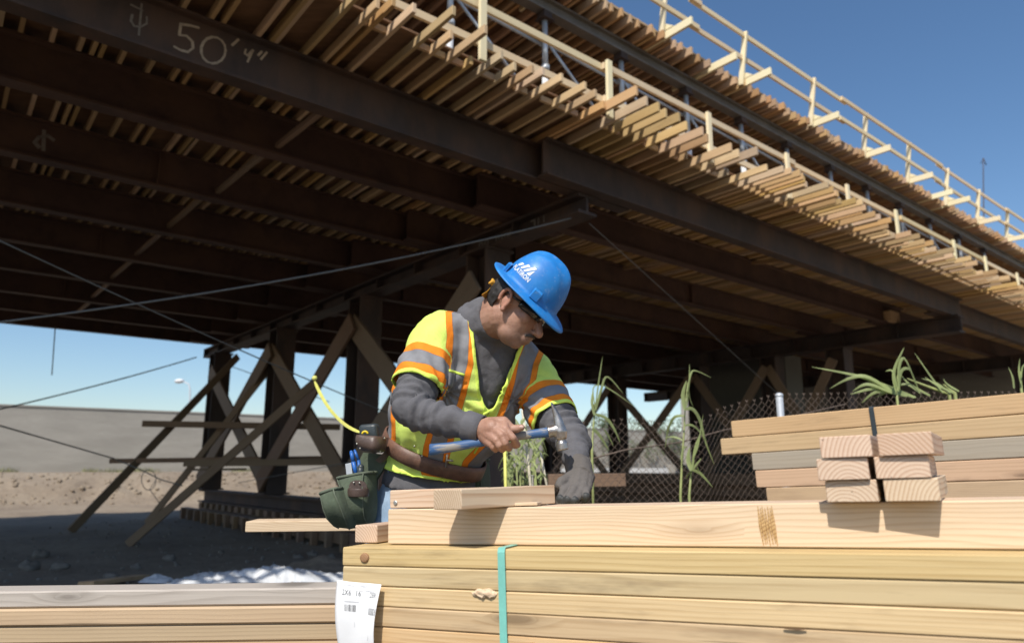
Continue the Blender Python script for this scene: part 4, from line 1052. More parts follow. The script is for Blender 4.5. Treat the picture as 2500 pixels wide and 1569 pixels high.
# white plastic sheet and clear bag
m, nt, bs = new_mat('white_plastic'); bs.inputs['Base Color'].default_value = (0.82, 0.84, 0.86, 1); bs.inputs['Roughness'].default_value = 0.25
bs.inputs['Transmission Weight'].default_value = 0.15
nt.links.new(bump(nt, noise_(nt, coords(nt), 18, 4, 0.6), 0.5, 0.02), bs.inputs['Normal']); M['sheet'] = m
def sheet(name, a, b, dep, hgt, label, seed, n=160, k=26):
    mb_ = MB()
    for j in range(k + 1):
        for i in range(n + 1):
            t = i / n; v = j / k; p = a.lerp(b, t) + Vector((0, dep * (v - 0.5), 0))
            e = math.sin(math.pi * v) ** 0.6 * (0.35 + 0.65 * math.sin(math.pi * min(1, max(0, t))) ** 0.5)
            z = gz(p.x, p.y) + 0.012 + hgt * e * (0.35 + 0.7 * noise.noise(Vector((p.x * 1.7, p.y * 3, seed))) + 0.75 * (0.5 - abs(noise.noise(Vector((p.x * 3.1 + p.y, p.y * 7, seed))))) + 0.5 * (0.3 - abs(noise.noise(Vector((p.x * 8, p.y * 11 + p.x * 3, seed))))))
            mb_.v.append((p.x, p.y + 0.06 * noise.noise(Vector((p.x * 3, v, seed))), max(z, gz(p.x, p.y) + 0.006)))
    mb_.f = [(j * (n + 1) + i, j * (n + 1) + i + 1, (j + 1) * (n + 1) + i + 1, (j + 1) * (n + 1) + i) for j in range(k) for i in range(n)]
    return tag(part(name, mb_, M['sheet'], smooth=True), label, 'plastic')
sheet('plastic_sheet', gp(420, 1374), gp(830, 1362), 0.75, 0.15, 'crumpled white plastic sheet lying in the sun behind the front stack', 3)
sheet('plastic_bag', gp(338, 1372), gp(408, 1372), 0.3, 0.10, 'crumpled clear plastic bag at the left of the white sheet', 8, 50, 24)
tag(board('loose_plank', gp(200, 1386) + Vector((0, 0, 0.05)), gp(335, 1366) + Vector((0, 0, 0.05)), 0.14, 0.04, M['timber']), 'loose plank on the ground left of the plastic bag', 'plank')

# ------------------------------------------------------------------ the worker
def voxel(name, mb, vs, it, mat, parent, fac=0.5, keep=None, disp=None):
    me = mb.mesh(name + '_src'); o = bpy.data.objects.new(name + '_src', me); COL.objects.link(o)
    r = o.modifiers.new('r', 'REMESH'); r.mode = 'VOXEL'; r.voxel_size = vs; r.adaptivity = 0
    s = o.modifiers.new('s', 'SMOOTH'); s.factor = fac; s.iterations = it
    dg = bpy.context.evaluated_depsgraph_get()
    out = bpy.data.meshes.new_from_object(o.evaluated_get(dg)); out.name = name
    bpy.data.objects.remove(o); bpy.data.meshes.remove(me)
    out.materials.clear()
    bm = bmesh.new(); bm.from_mesh(out); bm.normal_update()
    if disp:
        mv = [(v, v.co + v.normal * disp(v.co, v.normal)) for v in bm.verts]
        for v, c in mv: v.co = c
        bm.normal_update()
    if keep:
        kill = [f for f in bm.faces if not keep(f.calc_center_median(), f.normal)]
        bmesh.ops.delete(bm, geom=kill, context='FACES')
        bmesh.ops.delete(bm, geom=[v for v in bm.verts if not v.link_faces], context='VERTS')
        for _ in range(45):                                   # clean hems: smooth the open edges along themselves
            new = {}
            for v in bm.verts:
                be = [e for e in v.link_edges if e.is_boundary]
                if len(be) == 2:
                    a, b = be[0].other_vert(v), be[1].other_vert(v); new[v] = v.co * 0.4 + (a.co + b.co) * 0.3
            for v, c in new.items(): v.co = c
    bm.to_mesh(out); bm.free()
    out.polygons.foreach_set('use_smooth', [True] * len(out.polygons)); out.update()
    return put(name, out, mat, parent)
def fbm(p, s, seed=0): return noise.noise(p * s + Vector((seed, seed * 2.3, 0)))

worker = root('person', (-0.2, 2.42, 0.0), 'man in a blue hard hat and yellow green safety vest hammering a nail', 'person')
UPZ = Vector((0, 0, 1))
def ring_pts(c, Rv, Tn, a, b, n=40, ex=2.35):
    Rv = (Rv - Tn * Rv.dot(Tn)).normalized(); Fv = Tn.cross(Rv)
    out = []
    for i in range(n):
        t = 2 * math.pi * i / n; ct, st = math.cos(t), math.sin(t)
        x = math.copysign(abs(ct) ** (2 / ex), ct); y = math.copysign(abs(st) ** (2 / ex), st)
        out.append(c + Rv * a * x + Fv * b * y)
    return out
RH = Vector((-0.885, -0.42, 0.17)).normalized(); RS = Vector((-0.86, -0.42, 0.28)).normalized()
def torso(levels):
    cs = [P(x, y, Y) for x, y, Y, a, b in levels]; rings = []
    for i, (x, y, Y, a, b) in enumerate(levels):
        T_ = (cs[min(i + 1, len(cs) - 1)] - cs[max(i - 1, 0)]).normalized()
        k = i / (len(levels) - 1); rings.append(ring_pts(cs[i], RH.lerp(RS, k), T_, a, b))
    return rings, cs
VL = [(1008, 1115, 2.375, .162, .150), (1014, 1082, 2.37, .152, .136), (1026, 1048, 2.355, .162, .140), (1046, 1000, 2.325, .192, .150), (1070, 940, 2.29, .207, .158), (1098, 880, 2.255, .203, .148), (1122, 828, 2.225, .192, .128), (1138, 785, 2.205, .155, .105), (1147, 752, 2.19, .098, .084), (1150, 735, 2.185, .085, .075)]
SL_ = [(1004, 1141, 2.385, .163, .142), (1012, 1095, 2.375, .148, .122), (1030, 1040, 2.35, .155, .128), (1066, 945, 2.29, .18, .135), (1098, 880, 2.255, .185, .128), (1122, 828, 2.225, .178, .110), (1138, 788, 2.205, .145, .09), (1146, 760, 2.19, .088, .076), (1150, 738, 2.182, .080, .072)]
# joints
rS, rH, rE, rW = P(1032, 797, 2.13), P(985, 907, 2.06), P(962, 966, 1.995), P(1134, 1010, 1.925)
lS, lH, lE, lW = P(1243, 872, 2.33), P(1306, 985, 2.205), P(1348, 1036, 2.12), P(1361, 1106, 1.975)

# --- jeans
jm = MB()
hipc = P(1000, 1150, 2.395)
jr = []
for x, y, Y, a, b in [(1000, 1215, 2.40, .165, .125), (1000, 1150, 2.395, .166, .128), (1006, 1112, 2.385, .152, .123), (1010, 1095, 2.378, .146, .118)]:
    jr.append(ring_pts(P(x, y, Y), RH, UPZ, a, b))
jm.rings(jr)
feet = []
for sgn, yo in ((1, -0.06), (-1, 0.05)):
    hp_ = hipc + RH * 0.085 * sgn + Vector((0, 0.0, -0.05)); kn_ = Vector((hp_.x + sgn * RH.x * 0.03, hp_.y - 0.05 + yo, 0.47)); an_ = Vector((kn_.x - 0.01, kn_.y + 0.07, 0.09))
    jm.limb([hp_, hp_.lerp(kn_, 0.5), kn_, kn_.lerp(an_, 0.5), an_], [0.098, 0.088, 0.070, 0.066, 0.068], 18); feet.append(an_)
m, nt, bs = new_mat('blue_denim'); tc = coords(nt)
n1 = noise_(nt, tc, 7, 4, 0.6); n2 = noise_(nt, vmul(nt, tc, (420, 420, 90)), 1.0, 2)
c = ramp(nt, math_(nt, 'ADD', math_(nt, 'MULTIPLY', n1, 0.7), math_(nt, 'MULTIPLY', n2, 0.3)), [(0.3, (0.17, 0.26, 0.38)), (0.7, (0.36, 0.48, 0.62))])
nt.links.new(c, bs.inputs['Base Color']); bs.inputs['Roughness'].default_value = 0.9
nt.links.new(bump(nt, math_(nt, 'ADD', n1, math_(nt, 'MULTIPLY', n2, 0.2)), 0.5, 0.008), bs.inputs['Normal']); M['denim'] = m
voxel('jeans', jm, 0.008, 5, M['denim'], worker, disp=lambda p, n: 0.006 * fbm(p, 11) + 0.004 * fbm(p, 26, 3))
M['boot'] = plain('brown_boot_leather', (0.11, 0.065, 0.04), 0.6, 0.3, 20)
for f in feet:
    bm_ = MB(); bm_.limb([f + Vector((0, 0.02, -0.03)), f + Vector((0.03, -0.12, -0.05)), f + Vector((0.05, -0.2, -0.055))], [0.052, 0.042, 0.034], 14); bm_.tube([f + Vector((0, 0.01, 0.08)), f + Vector((0, 0.01, -0.04))], [0.062, 0.055], 14)
    bm_.box(f + Vector((0.022, -0.09, -0.082)), (0.045, 0.02, 0), (-0.03, 0.15, 0), (0, 0, 0.008)); voxel('boot', bm_, 0.007, 3, M['boot'], worker)

# --- grey long sleeved shirt
def fabric(name, col, scale=1.0, fuzz=0.0):
    m, nt, bs = new_mat(name); tc = coords(nt)
    n1 = noise_(nt, tc, 6, 4, 0.6); n2 = noise_(nt, tc, 420, 2); n3 = noise_(nt, tc, 32, 4, 0.6)
    c = ramp(nt, math_(nt, 'ADD', math_(nt, 'MULTIPLY', n1, 0.6), math_(nt, 'MULTIPLY', n3, 0.4)), [(0.3, tuple(x * 0.78 for x in col)), (0.7, tuple(x * 1.22 for x in col))])
    c = mix(nt, math_(nt, 'MULTIPLY', n2, 0.35), c, tuple(x * 0.6 for x in col))
    nt.links.new(c, bs.inputs['Base Color']); bs.inputs['Roughness'].default_value = 0.95; bs.inputs['Specular IOR Level'].default_value = 0.15
    b1 = bump(nt, n3, 0.4, 0.008); nt.links.new(bump(nt, n2, 0.35, 0.0012, b1), bs.inputs['Normal']); return m
M['shirt'] = fabric('grey_knit', (0.135, 0.132, 0.140))
sm_ = MB(); rr_, _cs = torso(SL_); sm_.rings(rr_)
for a, h, e, w in ((rS, rH, rE, rW), (lS, lH, lE, lW)):
    ra = 0.068; q1 = e.lerp(w, 0.35); q2 = e.lerp(w, 0.8)
    sm_.limb([a, h, e], [0.072, 0.062, 0.051], 20)
    sm_.sph(e, 0.052, 18, 12)
    k_ = 1.0 if a is rS else 0.86
    sm_.tube([e, q1, q2, w], [0.050 * k_, 0.0465 * k_, 0.0405 * k_, 0.0375 * k_], 20)
sm_.tube([P(1122, 772, 2.19), P(1150, 757, 2.15), P(1167, 749, 2.125)], [0.092, 0.079, 0.0725], 24)      # collar stand
ARM = [(rS, rH, rE, rW), (lS, lH, lE, lW)]
def seg_d(p, a, b):
    ab = b - a; t = max(0, min(1, (p - a).dot(ab) / ab.length_squared)); return (p - a - ab * t).length, t
def shirt_disp(p, n):
    d = 0.0055 * fbm(p, 9) + 0.006 * (abs(fbm(p, 17, 5)) * 2 - 0.4) + 0.0012 * fbm(p, 60, 1)
    for S, H_, E_, W_ in ARM:
        de, te = seg_d(p, E_, W_); du, tu = seg_d(p, H_, E_)
        if de < 0.08 or du < 0.09:
            ph = te * 30 if de < du else -tu * 24
            side = fbm(p, 7, 2)
            d += 0.0075 * math.sin(ph + side * 6) * (0.5 + 0.5 * fbm(p, 13, 8)) * (1.25 if te < 0.45 else 0.8)
    return d
voxel('shirt', sm_, 0.006, 4, M['shirt'], worker, disp=shirt_disp)
cf = MB()
cf.rings([[rW.lerp(rE, k) + v * r for v in [((rE - rW).normalized().orthogonal().normalized() * math.cos(t) + (rE - rW).normalized().cross((rE - rW).normalized().orthogonal().normalized()) * math.sin(t)) for t in [i * 0.2618 for i in range(24)]]] for k, r in ((0.0, 0.0355), (0.0, 0.0385), (0.10, 0.0405), (0.2, 0.0425), (0.215, 0.0415))], cap=False)
part('cuff', cf, M['shirt'], worker, True)

# --- hi-vis vest
vm = MB(); rr_, vcs = torso(VL); vm.rings(rr_)
vm.limb([rS, rS.lerp(rH, 0.5), rH], [0.083, 0.083, 0.08], 22); vm.tube([rS.lerp(rH, 0.6), rH + (rH - rS).normalized() * 0.012], [0.082, 0.081], 24)
vm.limb([lS, lS.lerp(lH, 0.5), lH], [0.082, 0.081, 0.078], 22); vm.tube([lS.lerp(lH, 0.6), lH + (lH - lS).normalized() * 0.012], [0.080, 0.079], 24)
vm.limb([P(1085, 765, 2.19), rS], [0.07, 0.08], 18); vm.limb([P(1185, 795, 2.24), lS], [0.07, 0.08], 18)   # over the shoulders
def xz(x, y, Y=2.12): q = P(x, y, Y); return (q.x, q.z)
OPEN = [xz(*p) for p in [(1098, 690), (1106, 740), (1117, 800), (1124, 870), (1130, 930), (1143, 962), (1156, 968), (1172, 935), (1190, 895), (1205, 855), (1222, 812), (1235, 760), (1240, 690)]]
def inside(p, poly):
    x, y = p; c = False; j = len(poly) - 1
    for i in range(len(poly)):
        if (poly[i][1] > y) != (poly[j][1] > y) and x < (poly[j][0] - poly[i][0]) * (y - poly[i][1]) / (poly[j][1] - poly[i][1]) + poly[i][0]: c = not c
        j = i
    return c
TF = UPZ.cross(RS); TF.normalize()
rd, ld = (rH - rS).normalized(), (lH - lS).normalized()
hemT = (vcs[1] - vcs[0]).normalized(); nkT = (vcs[-1] - vcs[-2]).normalized()
def vest_keep(p, n):
    q, t = seg_d(p, rS, rE); q2, t2 = seg_d(p, lS, lE)
    if (p - rH).dot(rd) > 0.004 and q < 0.13: return False
    if (p - lH).dot(ld) > 0.004 and q2 < 0.13 and p.x > lS.x - 0.02: return False
    if (p - vcs[0]).dot(hemT) < 0.006: return False
    if (p - vcs[-1]).dot(nkT) > -0.018: return False
    c = min(vcs, key=lambda c_: (c_ - p).length)
    if inside((p.x, p.z), OPEN) and (p - c).dot(TF) > -0.005: return False
    return True
STR = [[(1074, 700), (1082, 745), (1087, 795), (1084, 850), (1068, 910), (1046, 980), (1020, 1060), (1010, 1100)], [(1255, 800), (1240, 838), (1228, 900), (1210, 955), (1192, 1000), (1150, 1060), (1110, 1100)]]
STR.append([(893, 920), (888, 985), (886, 1020)])
STR = [[xz(x, y, 2.11) for x, y in l] for l in STR]
def pl_dist(p, pl):
    best = 9
    for (ax, ay), (bx, by) in zip(pl[:-1], pl[1:]):
        dx, dy = bx - ax, by - ay; t = max(0, min(1, ((p[0] - ax) * dx + (p[1] - ay) * dy) / (dx * dx + dy * dy)))
        best = min(best, math.hypot(p[0] - ax - dx * t, p[1] - ay - dy * t))
    return best
def vest_disp(p, n):
    d = 0.009 * fbm(p, 7, 1) + 0.0065 * (abs(fbm(p, 13, 4)) * 2 - 0.5) + 0.0025 * fbm(p, 34, 2)
    # drag folds fanning out from the arm pits
    for c_ in (P(1050, 925, 2.14), P(1205, 940, 2.2)):
        v = p - c_; r = math.hypot(v.x, v.z); a = math.atan2(v.z, v.x)
        d += 0.007 * math.sin(a * 10 + 5 * fbm(p, 6)) * math.exp(-r * 7)
    # cloth gathered above the belt
    h = (p - vcs[2]).dot(UPZ)
    if abs(h) < 0.09: d += 0.003 * math.sin(p.x * 70 + 5 * fbm(p, 9)) * (1 - abs(h) / 0.09)
    return d
m, nt, bs = new_mat('safety_vest')
def att(nt, nme):
    a = nt.nodes.new('ShaderNodeAttribute'); a.attribute_name = nme; return a.outputs['Fac']
tc = coords(nt)
sa, sv = att(nt, 'strap'), att(nt, 'sleeve')
vo = nt.nodes.new('ShaderNodeTexVoronoi'); vo.inputs['Scale'].default_value = 240; vo.inputs['Randomness'].default_value = 0.25; nt.links.new(tc, vo.inputs['Vector'])
hole = ramp(nt, vo.outputs['Distance'], [(0.12, 1.0), (0.36, 0.0)])
n1 = noise_(nt, tc, 5, 4, 0.6); n3 = noise_(nt, tc, 60, 3)
lime = ramp(nt, n1, [(0.3, (0.66, 0.84, 0.16)), (0.7, (0.80, 0.95, 0.24))])
lime = mix(nt, math_(nt, 'MULTIPLY', hole, 0.40), lime, (0.34, 0.48, 0.05))
dirty = ramp(nt, noise_(nt, tc, 9, 5, 0.7), [(0.58, 0.0), (0.75, 1.0)])
lime = mix(nt, math_(nt, 'MULTIPLY', dirty, 0.5), lime, (0.45, 0.48, 0.22))
orange = mix(nt, math_(nt, 'MULTIPLY', hole, 0.3), (0.93, 0.27, 0.025), (0.62, 0.14, 0.01))
silver = mix(nt, n3, (0.20, 0.20, 0.21), (0.29, 0.29, 0.30))
trim = (0.78, 0.98, 0.16)
def band(x, lo, hi):
    return math_(nt, 'MULTIPLY', math_(nt, 'GREATER_THAN', x, lo), math_(nt, 'LESS_THAN', x, hi))
col = mix(nt, math_(nt, 'LESS_THAN', sa, 0.041), lime, orange)
col = mix(nt, math_(nt, 'LESS_THAN', sa, 0.0225), col, silver)
col = mix(nt, band(sv, -1.0, 0.099), col, orange)
col = mix(nt, band(sv, 0.031, 0.073), col, silver)
col = mix(nt, band(sv, -1.0, 0.0085), col, trim)
col = mix(nt, math_(nt, 'LESS_THAN', att(nt, 'trim'), 0.5), col, trim)
seam = math_(nt, 'MAXIMUM', band(sa, 0.0212, 0.0232), math_(nt, 'MAXIMUM', band(sa, 0.0395, 0.0412), math_(nt, 'MAXIMUM', band(sv, 0.030, 0.0322), band(sv, 0.0718, 0.074))))
col = mix(nt, math_(nt, 'MULTIPLY', seam, 0.45), col, (0.16, 0.09, 0.03))
nt.links.new(col, bs.inputs['Base Color']); bs.inputs['Roughness'].default_value = 0.85; bs.inputs['Specular IOR Level'].default_value = 0.2
fl = math_(nt, 'MAXIMUM', math_(nt, 'LESS_THAN', sa, 0.0225), band(sv, 0.031, 0.073))
hh = math_(nt, 'MULTIPLY', math_(nt, 'SUBTRACT', 1.0, fl), hole)
b1 = bump(nt, n3, 0.25, 0.003); nt.links.new(bump(nt, math_(nt, 'MULTIPLY', hh, -1.0), 0.5, 0.001, b1), bs.inputs['Normal'])
# retroreflective sheen stays modest
M['vest'] = m
vest = voxel('safety_vest', vm, 0.0055, 3, M['vest'], worker, keep=vest_keep, disp=vest_disp)
me = vest.data
va_, vb_, vt_ = [], [], []
bm = bmesh.new(); bm.from_mesh(me); bm.verts.ensure_lookup_table()
bset = {v.index for v in bm.verts if any(e.is_boundary for e in v.link_edges)}
bset2 = set(bset)
for i in list(bset): bset2 |= {e.other_vert(bm.verts[i]).index for e in bm.verts[i].link_edges}
bm.free()
for i, v in enumerate(me.vertices):
    p = v.co; d1 = min(pl_dist((p.x, p.z), q_) for q_ in STR)
    qr, tr = seg_d(p, rS, rH); ql, tl2 = seg_d(p, lS, lH)
    cidx = min(range(len(vcs)), key=lambda k: (vcs[k] - p).length)
    s_ = 9.0
    hr = (rH - p).dot(rd); hl = (lH - p).dot(ld)
    dt = abs((p - vcs[cidx]).dot(RS)) - VL[cidx][3]            # outside the torso?
    if qr < 0.115 and hr < 0.2: s_ = hr + 7.0 * max(0.0, 0.118 - (p - vcs[4]).dot(RS))
    if ql < 0.115 and hl < 0.2 and p.x > 0.02: s_ = min(s_, hl + 7.0 * max(0.0, 0.138 - (vcs[4] - p).dot(RS)))
    s_ = min(s_, 0.35)
    va_.append(d1 + 4.0 * max(0.0, 0.108 - s_)); vb_.append(s_)
    od = pl_dist((p.x, p.z), OPEN) if (p - vcs[cidx]).dot(TF) > -0.03 else 1.0
    hm_ = (p - vcs[0]).dot(hemT) - 0.006
    vt_.append(min(od, hm_ if hm_ > 0 else 0.0) * 50.0)
for nme, dat in (('strap', va_), ('sleeve', vb_), ('trim', vt_)):
    a = me.attributes.new(nme, 'FLOAT', 'POINT'); a.data.foreach_set('value', dat)
md = vest.modifiers.new('thick', 'SOLIDIFY'); md.thickness = 0.0035; md.offset = -1

from mathutils.bvhtree import BVHTree
vtree = BVHTree.FromPolygons([v.co.copy() for v in vest.data.vertices], [tuple(p.vertices) for p in vest.data.polygons])
def on_vest(x, y, lift=0.003):
    o_ = Vector((0, 0, EYE)); d = (P(x, y, 1.0) - o_).normalized(); h, n, i_, ds = vtree.ray_cast(o_, d)
    return (h - d * lift) if h is not None else P(x, y, 2.12)
def vest_patch(name, q, mat, nu=8, nv=10, lift=0.003):
    pm_ = MB()
    for j in range(nv + 1):
        for i in range(nu + 1):
            u, v = i / nu, j / nv
            ax_x = q[0][0] * (1 - u) + q[1][0] * u; ax_y = q[0][1] * (1 - u) + q[1][1] * u
            bx_x = q[3][0] * (1 - u) + q[2][0] * u; bx_y = q[3][1] * (1 - u) + q[2][1] * u
            pm_.v.append(tuple(on_vest(ax_x * (1 - v) + bx_x * v, ax_y * (1 - v) + bx_y * v, lift)))
    pm_.f = [(j * (nu + 1) + i, (j + 1) * (nu + 1) + i, (j + 1) * (nu + 1) + i + 1, j * (nu + 1) + i + 1) for j in range(nv) for i in range(nu)]
    o_ = part(name, pm_, mat, vest, True); m_ = o_.modifiers.new('t', 'SOLIDIFY'); m_.thickness = 0.002; return o_
M['silver'] = fabric('silver_tape', (0.23, 0.23, 0.24)); M['limetrim'] = fabric('lime_binding', (0.70, 0.88, 0.14)); M['orange_cloth'] = fabric('orange_cloth', (0.85, 0.23, 0.02))
vest_patch('chest_pocket', [(1058, 873), (1093, 884), (1080, 934), (1053, 920)], M['silver'], lift=0.006)
vest_patch('pocket_edge', [(1057, 868), (1094, 879), (1093, 885), (1057, 874)], M['limetrim'], 8, 2, 0.0075)
zp_ = MB(); zp_.tube([on_vest(x, y, 0.003) for x, y in [(1150, 966), (1147, 985), (1141, 1010), (1130, 1040), (1116, 1066)]], 0.0032, 8); part('zipper', zp_, M['limetrim'], vest, True)
zp_ = MB(); zp_.tube([on_vest(1150, 968, 0.005), on_vest(1140, 973, 0.009), on_vest(1134, 985, 0.008)], [0.004, 0.005, 0.003], 8); part('zip_pull', zp_, M['limetrim'], vest, True)

# --- head
Fh = Vector((0.80, -0.27, -0.52)).normalized(); U0 = Vector((0.55, -0.14, 0.82)); Uh = (U0 - Fh * Fh.dot(U0)).normalized(); Rh = Fh.cross(Uh)
HC = P(1193, 704, 2.0) - Rh * 0.078
def Hd(f, u, r): return HC + Fh * f * 0.88 + Uh * u * 0.90 + Rh * r * 0.96
def hball(mb, f, u, r, a, b, c, n=20, m_=14): mb.ball(Hd(f, u, r), Fh * a * 0.88, Rh * c * 0.96, Uh * b * 0.90, n, m_)
bd = MB()
hball(bd, -0.005, 0.035, 0, 0.098, 0.100, 0.077, 28, 18)      # cranium
hball(bd, 0.040, -0.030, 0, 0.064, 0.085, 0.063)             # face
hball(bd, 0.040, -0.078, 0, 0.056, 0.050, 0.054)             # jaw
hball(bd, 0.069, -0.103, 0, 0.024, 0.024, 0.030)             # chin
hball(bd, 0.082, 0.022, 0, 0.020, 0.016, 0.050)              # brow
hball(bd, 0.094, -0.075, 0, 0.018, 0.026, 0.027)             # muzzle
hball(bd, 0.110, -0.066, 0, 0.0075, 0.0055, 0.022)           # upper lip
hball(bd, 0.106, -0.081, 0, 0.0075, 0.0065, 0.019)           # lower lip
bd.limb([Hd(0.094, 0.012, 0), Hd(0.112, -0.022, 0), Hd(0.126, -0.042, 0)], [0.010, 0.012, 0.0135], 12)
for s in (-1, 1):
    hball(bd, 0.066, -0.022, s * 0.040, 0.028, 0.026, 0.024)  # cheeks
    hball(bd, 0.046, -0.068, s * 0.038, 0.030, 0.032, 0.016)
    hball(bd, 0.114, -0.048, s * 0.0125, 0.010, 0.0075, 0.0085)
    # ears: bowl, rim and lobe
    hball(bd, -0.004, -0.006, s * 0.074, 0.014, 0.026, 0.008)
    for k in range(20):
        t = -0.6 + k * 0.235
        bd.sph(Hd(-0.008 + 0.019 * math.cos(t + 0.3) * -1, 0.000 + 0.031 * math.sin(t + 0.3), s * (0.083 + 0.004 * math.sin(t))), 0.0058, 10, 7)
    bd.sph(Hd(0.003, -0.034, s * 0.079), 0.0085, 10, 8)
    bd.sph(Hd(0.011, -0.010, s * 0.078), 0.0055, 8, 6)
bd.limb([P(1130, 775, 2.19), P(1160, 755, 2.135), Hd(-0.012, -0.045, 0)], [0.066, 0.062, 0.062], 20)   # neck
bd.limb([Hd(-0.035, -0.03, 0), P(1142, 742, 2.16)], [0.052, 0.050], 16)
# core of the body under the clothes
sl2 = [(x, y, Y, a * 0.86, b * 0.84) for x, y, Y, a, b in SL_]; rr_, _ = torso(sl2); bd.rings(rr_)
for a, h, e, w in ARM: bd.limb([a, h, e, w], [0.048, 0.042, 0.032, 0.028 if a is rS else 0.022], 14)
for sgn, f in ((1, feet[0]), (-1, feet[1])): bd.limb([hipc + RH * 0.085 * sgn, Vector((f.x, f.y - 0.05, 0.47)), f], [0.085, 0.052, 0.04], 14)
# right hand closed on the hammer handle
Zm = z9
HY = 1.905
def zp(x, y, Y): q = Zm(x, y); return P(q[0], q[1], Y)
w0 = zp(150, 440, 1.915)
palm = [zp(330, 400, 1.885), zp(300, 490, 1.880), zp(250, 560, 1.885)]
bd.limb([rW, w0, zp(260, 430, 1.895)], [0.030, 0.029, 0.027], 14)
K = [zp(425, 440, 1.868), zp(375, 515, 1.862), zp(310, 575, 1.866), zp(245, 622, 1.878)]     # knuckles
wr = [zp(215, 380, 1.905), zp(195, 430, 1.900), zp(180, 470, 1.900), zp(170, 520, 1.905)]
for k, w in zip(K, wr): bd.limb([w, w.lerp(k, 0.55) + Vector((0, 0.004, 0)), k], [0.020, 0.0165, 0.0108], 12)
bd.limb([wr[0], K[1]], [0.019, 0.012], 10); bd.limb([wr[2], K[2]], [0.019, 0.012], 10)
FN = [[K[0], zp(515, 545, 1.862), zp(568, 630, 1.885), zp(540, 640, 1.918)],
      [K[1], zp(420, 610, 1.858), zp(468, 672, 1.882), zp(440, 655, 1.920)],
      [K[2], zp(345, 640, 1.862), zp(385, 690, 1.888), zp(360, 665, 1.922)],
      [K[3], zp(268, 660, 1.876), zp(300, 690, 1.895), zp(285, 665, 1.922)]]
for f, r in zip(FN, (0.0100, 0.0100, 0.0094, 0.0086)): bd.limb(f, [r * 1.04, r * 1.0, r * 0.98, r * 0.9], 12)
bd.limb([zp(215, 380, 1.905), zp(400, 350, 1.90), zp(500, 440, 1.888), zp(570, 432, 1.886), zp(622, 418, 1.886)], [0.020, 0.0155, 0.0125, 0.0112, 0.009], 12)   # thumb along the handle
bd.limb([zp(400, 350, 1.90), K[0]], [0.013, 0.011], 10)
# bare core of the left hand inside the glove
bd.limb([lW, zp(1330, 1080, 1.93)], [0.026, 0.024], 12)
m, nt, bs = new_mat('skin'); tc = coords(nt)
n1 = noise_(nt, tc, 14, 4, 0.6); n2 = noise_(nt, tc, 160, 3, 0.6)
c = ramp(nt, math_(nt, 'ADD', math_(nt, 'MULTIPLY', n1, 0.7), math_(nt, 'MULTIPLY', n2, 0.3)), [(0.3, (0.31, 0.155, 0.10)), (0.7, (0.46, 0.265, 0.185))])
c = mix(nt, math_(nt, 'MULTIPLY', att(nt, 'stubble'), 0.55), c, (0.17, 0.125, 0.105))
c = mix(nt, math_(nt, 'MULTIPLY', att(nt, 'flush'), 0.5), c, (0.46, 0.17, 0.11))
nt.links.new(c, bs.inputs['Base Color']); bs.inputs['Roughness'].default_value = 0.52
bs.inputs['Subsurface Weight'].default_value = 0.07; bs.inputs['Subsurface Radius'].default_value = (0.012, 0.005, 0.003); bs.inputs['Subsurface Scale'].default_value = 0.5
nt.links.new(bump(nt, math_(nt, 'ADD', n2, math_(nt, 'MULTIPLY', n1, 1.5)), 0.65, 0.0016), bs.inputs['Normal']); M['skin'] = m
body = voxel('body', bd, 0.0027, 2, M['skin'], worker)
bmh = bmesh.new(); bmh.from_mesh(body.data)
fv = []
for v in bmh.verts:
    q = v.co - HC; f, u, r = q.dot(Fh), q.dot(Uh), q.dot(Rh)
    if q.length < 0.16 and f > 0.0 and u < 0.04 and abs(r) < 0.066 and not (f > 0.082 and -0.055 < u < 0.0 and abs(r) < 0.022): fv.append(v)
for _ in range(9):
    nw = [sum((e.other_vert(v).co for e in v.link_edges), Vector()) / len(v.link_edges) for v in fv]
    for v, c in zip(fv, nw): v.co = v.co.lerp(c, 0.6)
bmh.to_mesh(body.data); bmh.free()
st_, fl_ = [], []
for v in body.data.vertices:
    q = v.co - HC; f, u, r = q.dot(Fh), q.dot(Uh), q.dot(Rh)
    s_ = 0.0; k_ = 0.0
    if q.length < 0.2:
        if f > 0.02 and u < -0.045: s_ = max(0, min(1, (f - 0.02) / 0.03)) * max(0, min(1, (-0.045 - u) / 0.02)) * (0.6 + 0.4 * fbm(v.co, 60))
        d = (q - (Fh * 0.12 - Uh * 0.045)).length; k_ = max(0, 1 - d / 0.022) * 0.6
        if abs(r) > 0.076 and f < 0.02: k_ = 0.6
    else:
        for kk in K:
            k_ = max(k_, max(0, 1 - (v.co - kk).length / 0.013) * 0.45)
    st_.append(s_); fl_.append(k_)
for nme, dat in (('stubble', st_), ('flush', fl_)):
    a = body.data.attributes.new(nme, 'FLOAT', 'POINT'); a.data.foreach_set('value', dat)
# finger nails
M['nailskin'] = plain('finger_nail', (0.60, 0.40, 0.33), 0.35, 0.05, 30)
nl = MB(); nl.ball(zp(622, 412, 1.877), (0.0065, 0, 0), (0, 0.002, 0.001), (0, -0.001, 0.0045), 10, 6); part('finger_nail', nl, M['nailskin'], body, True)
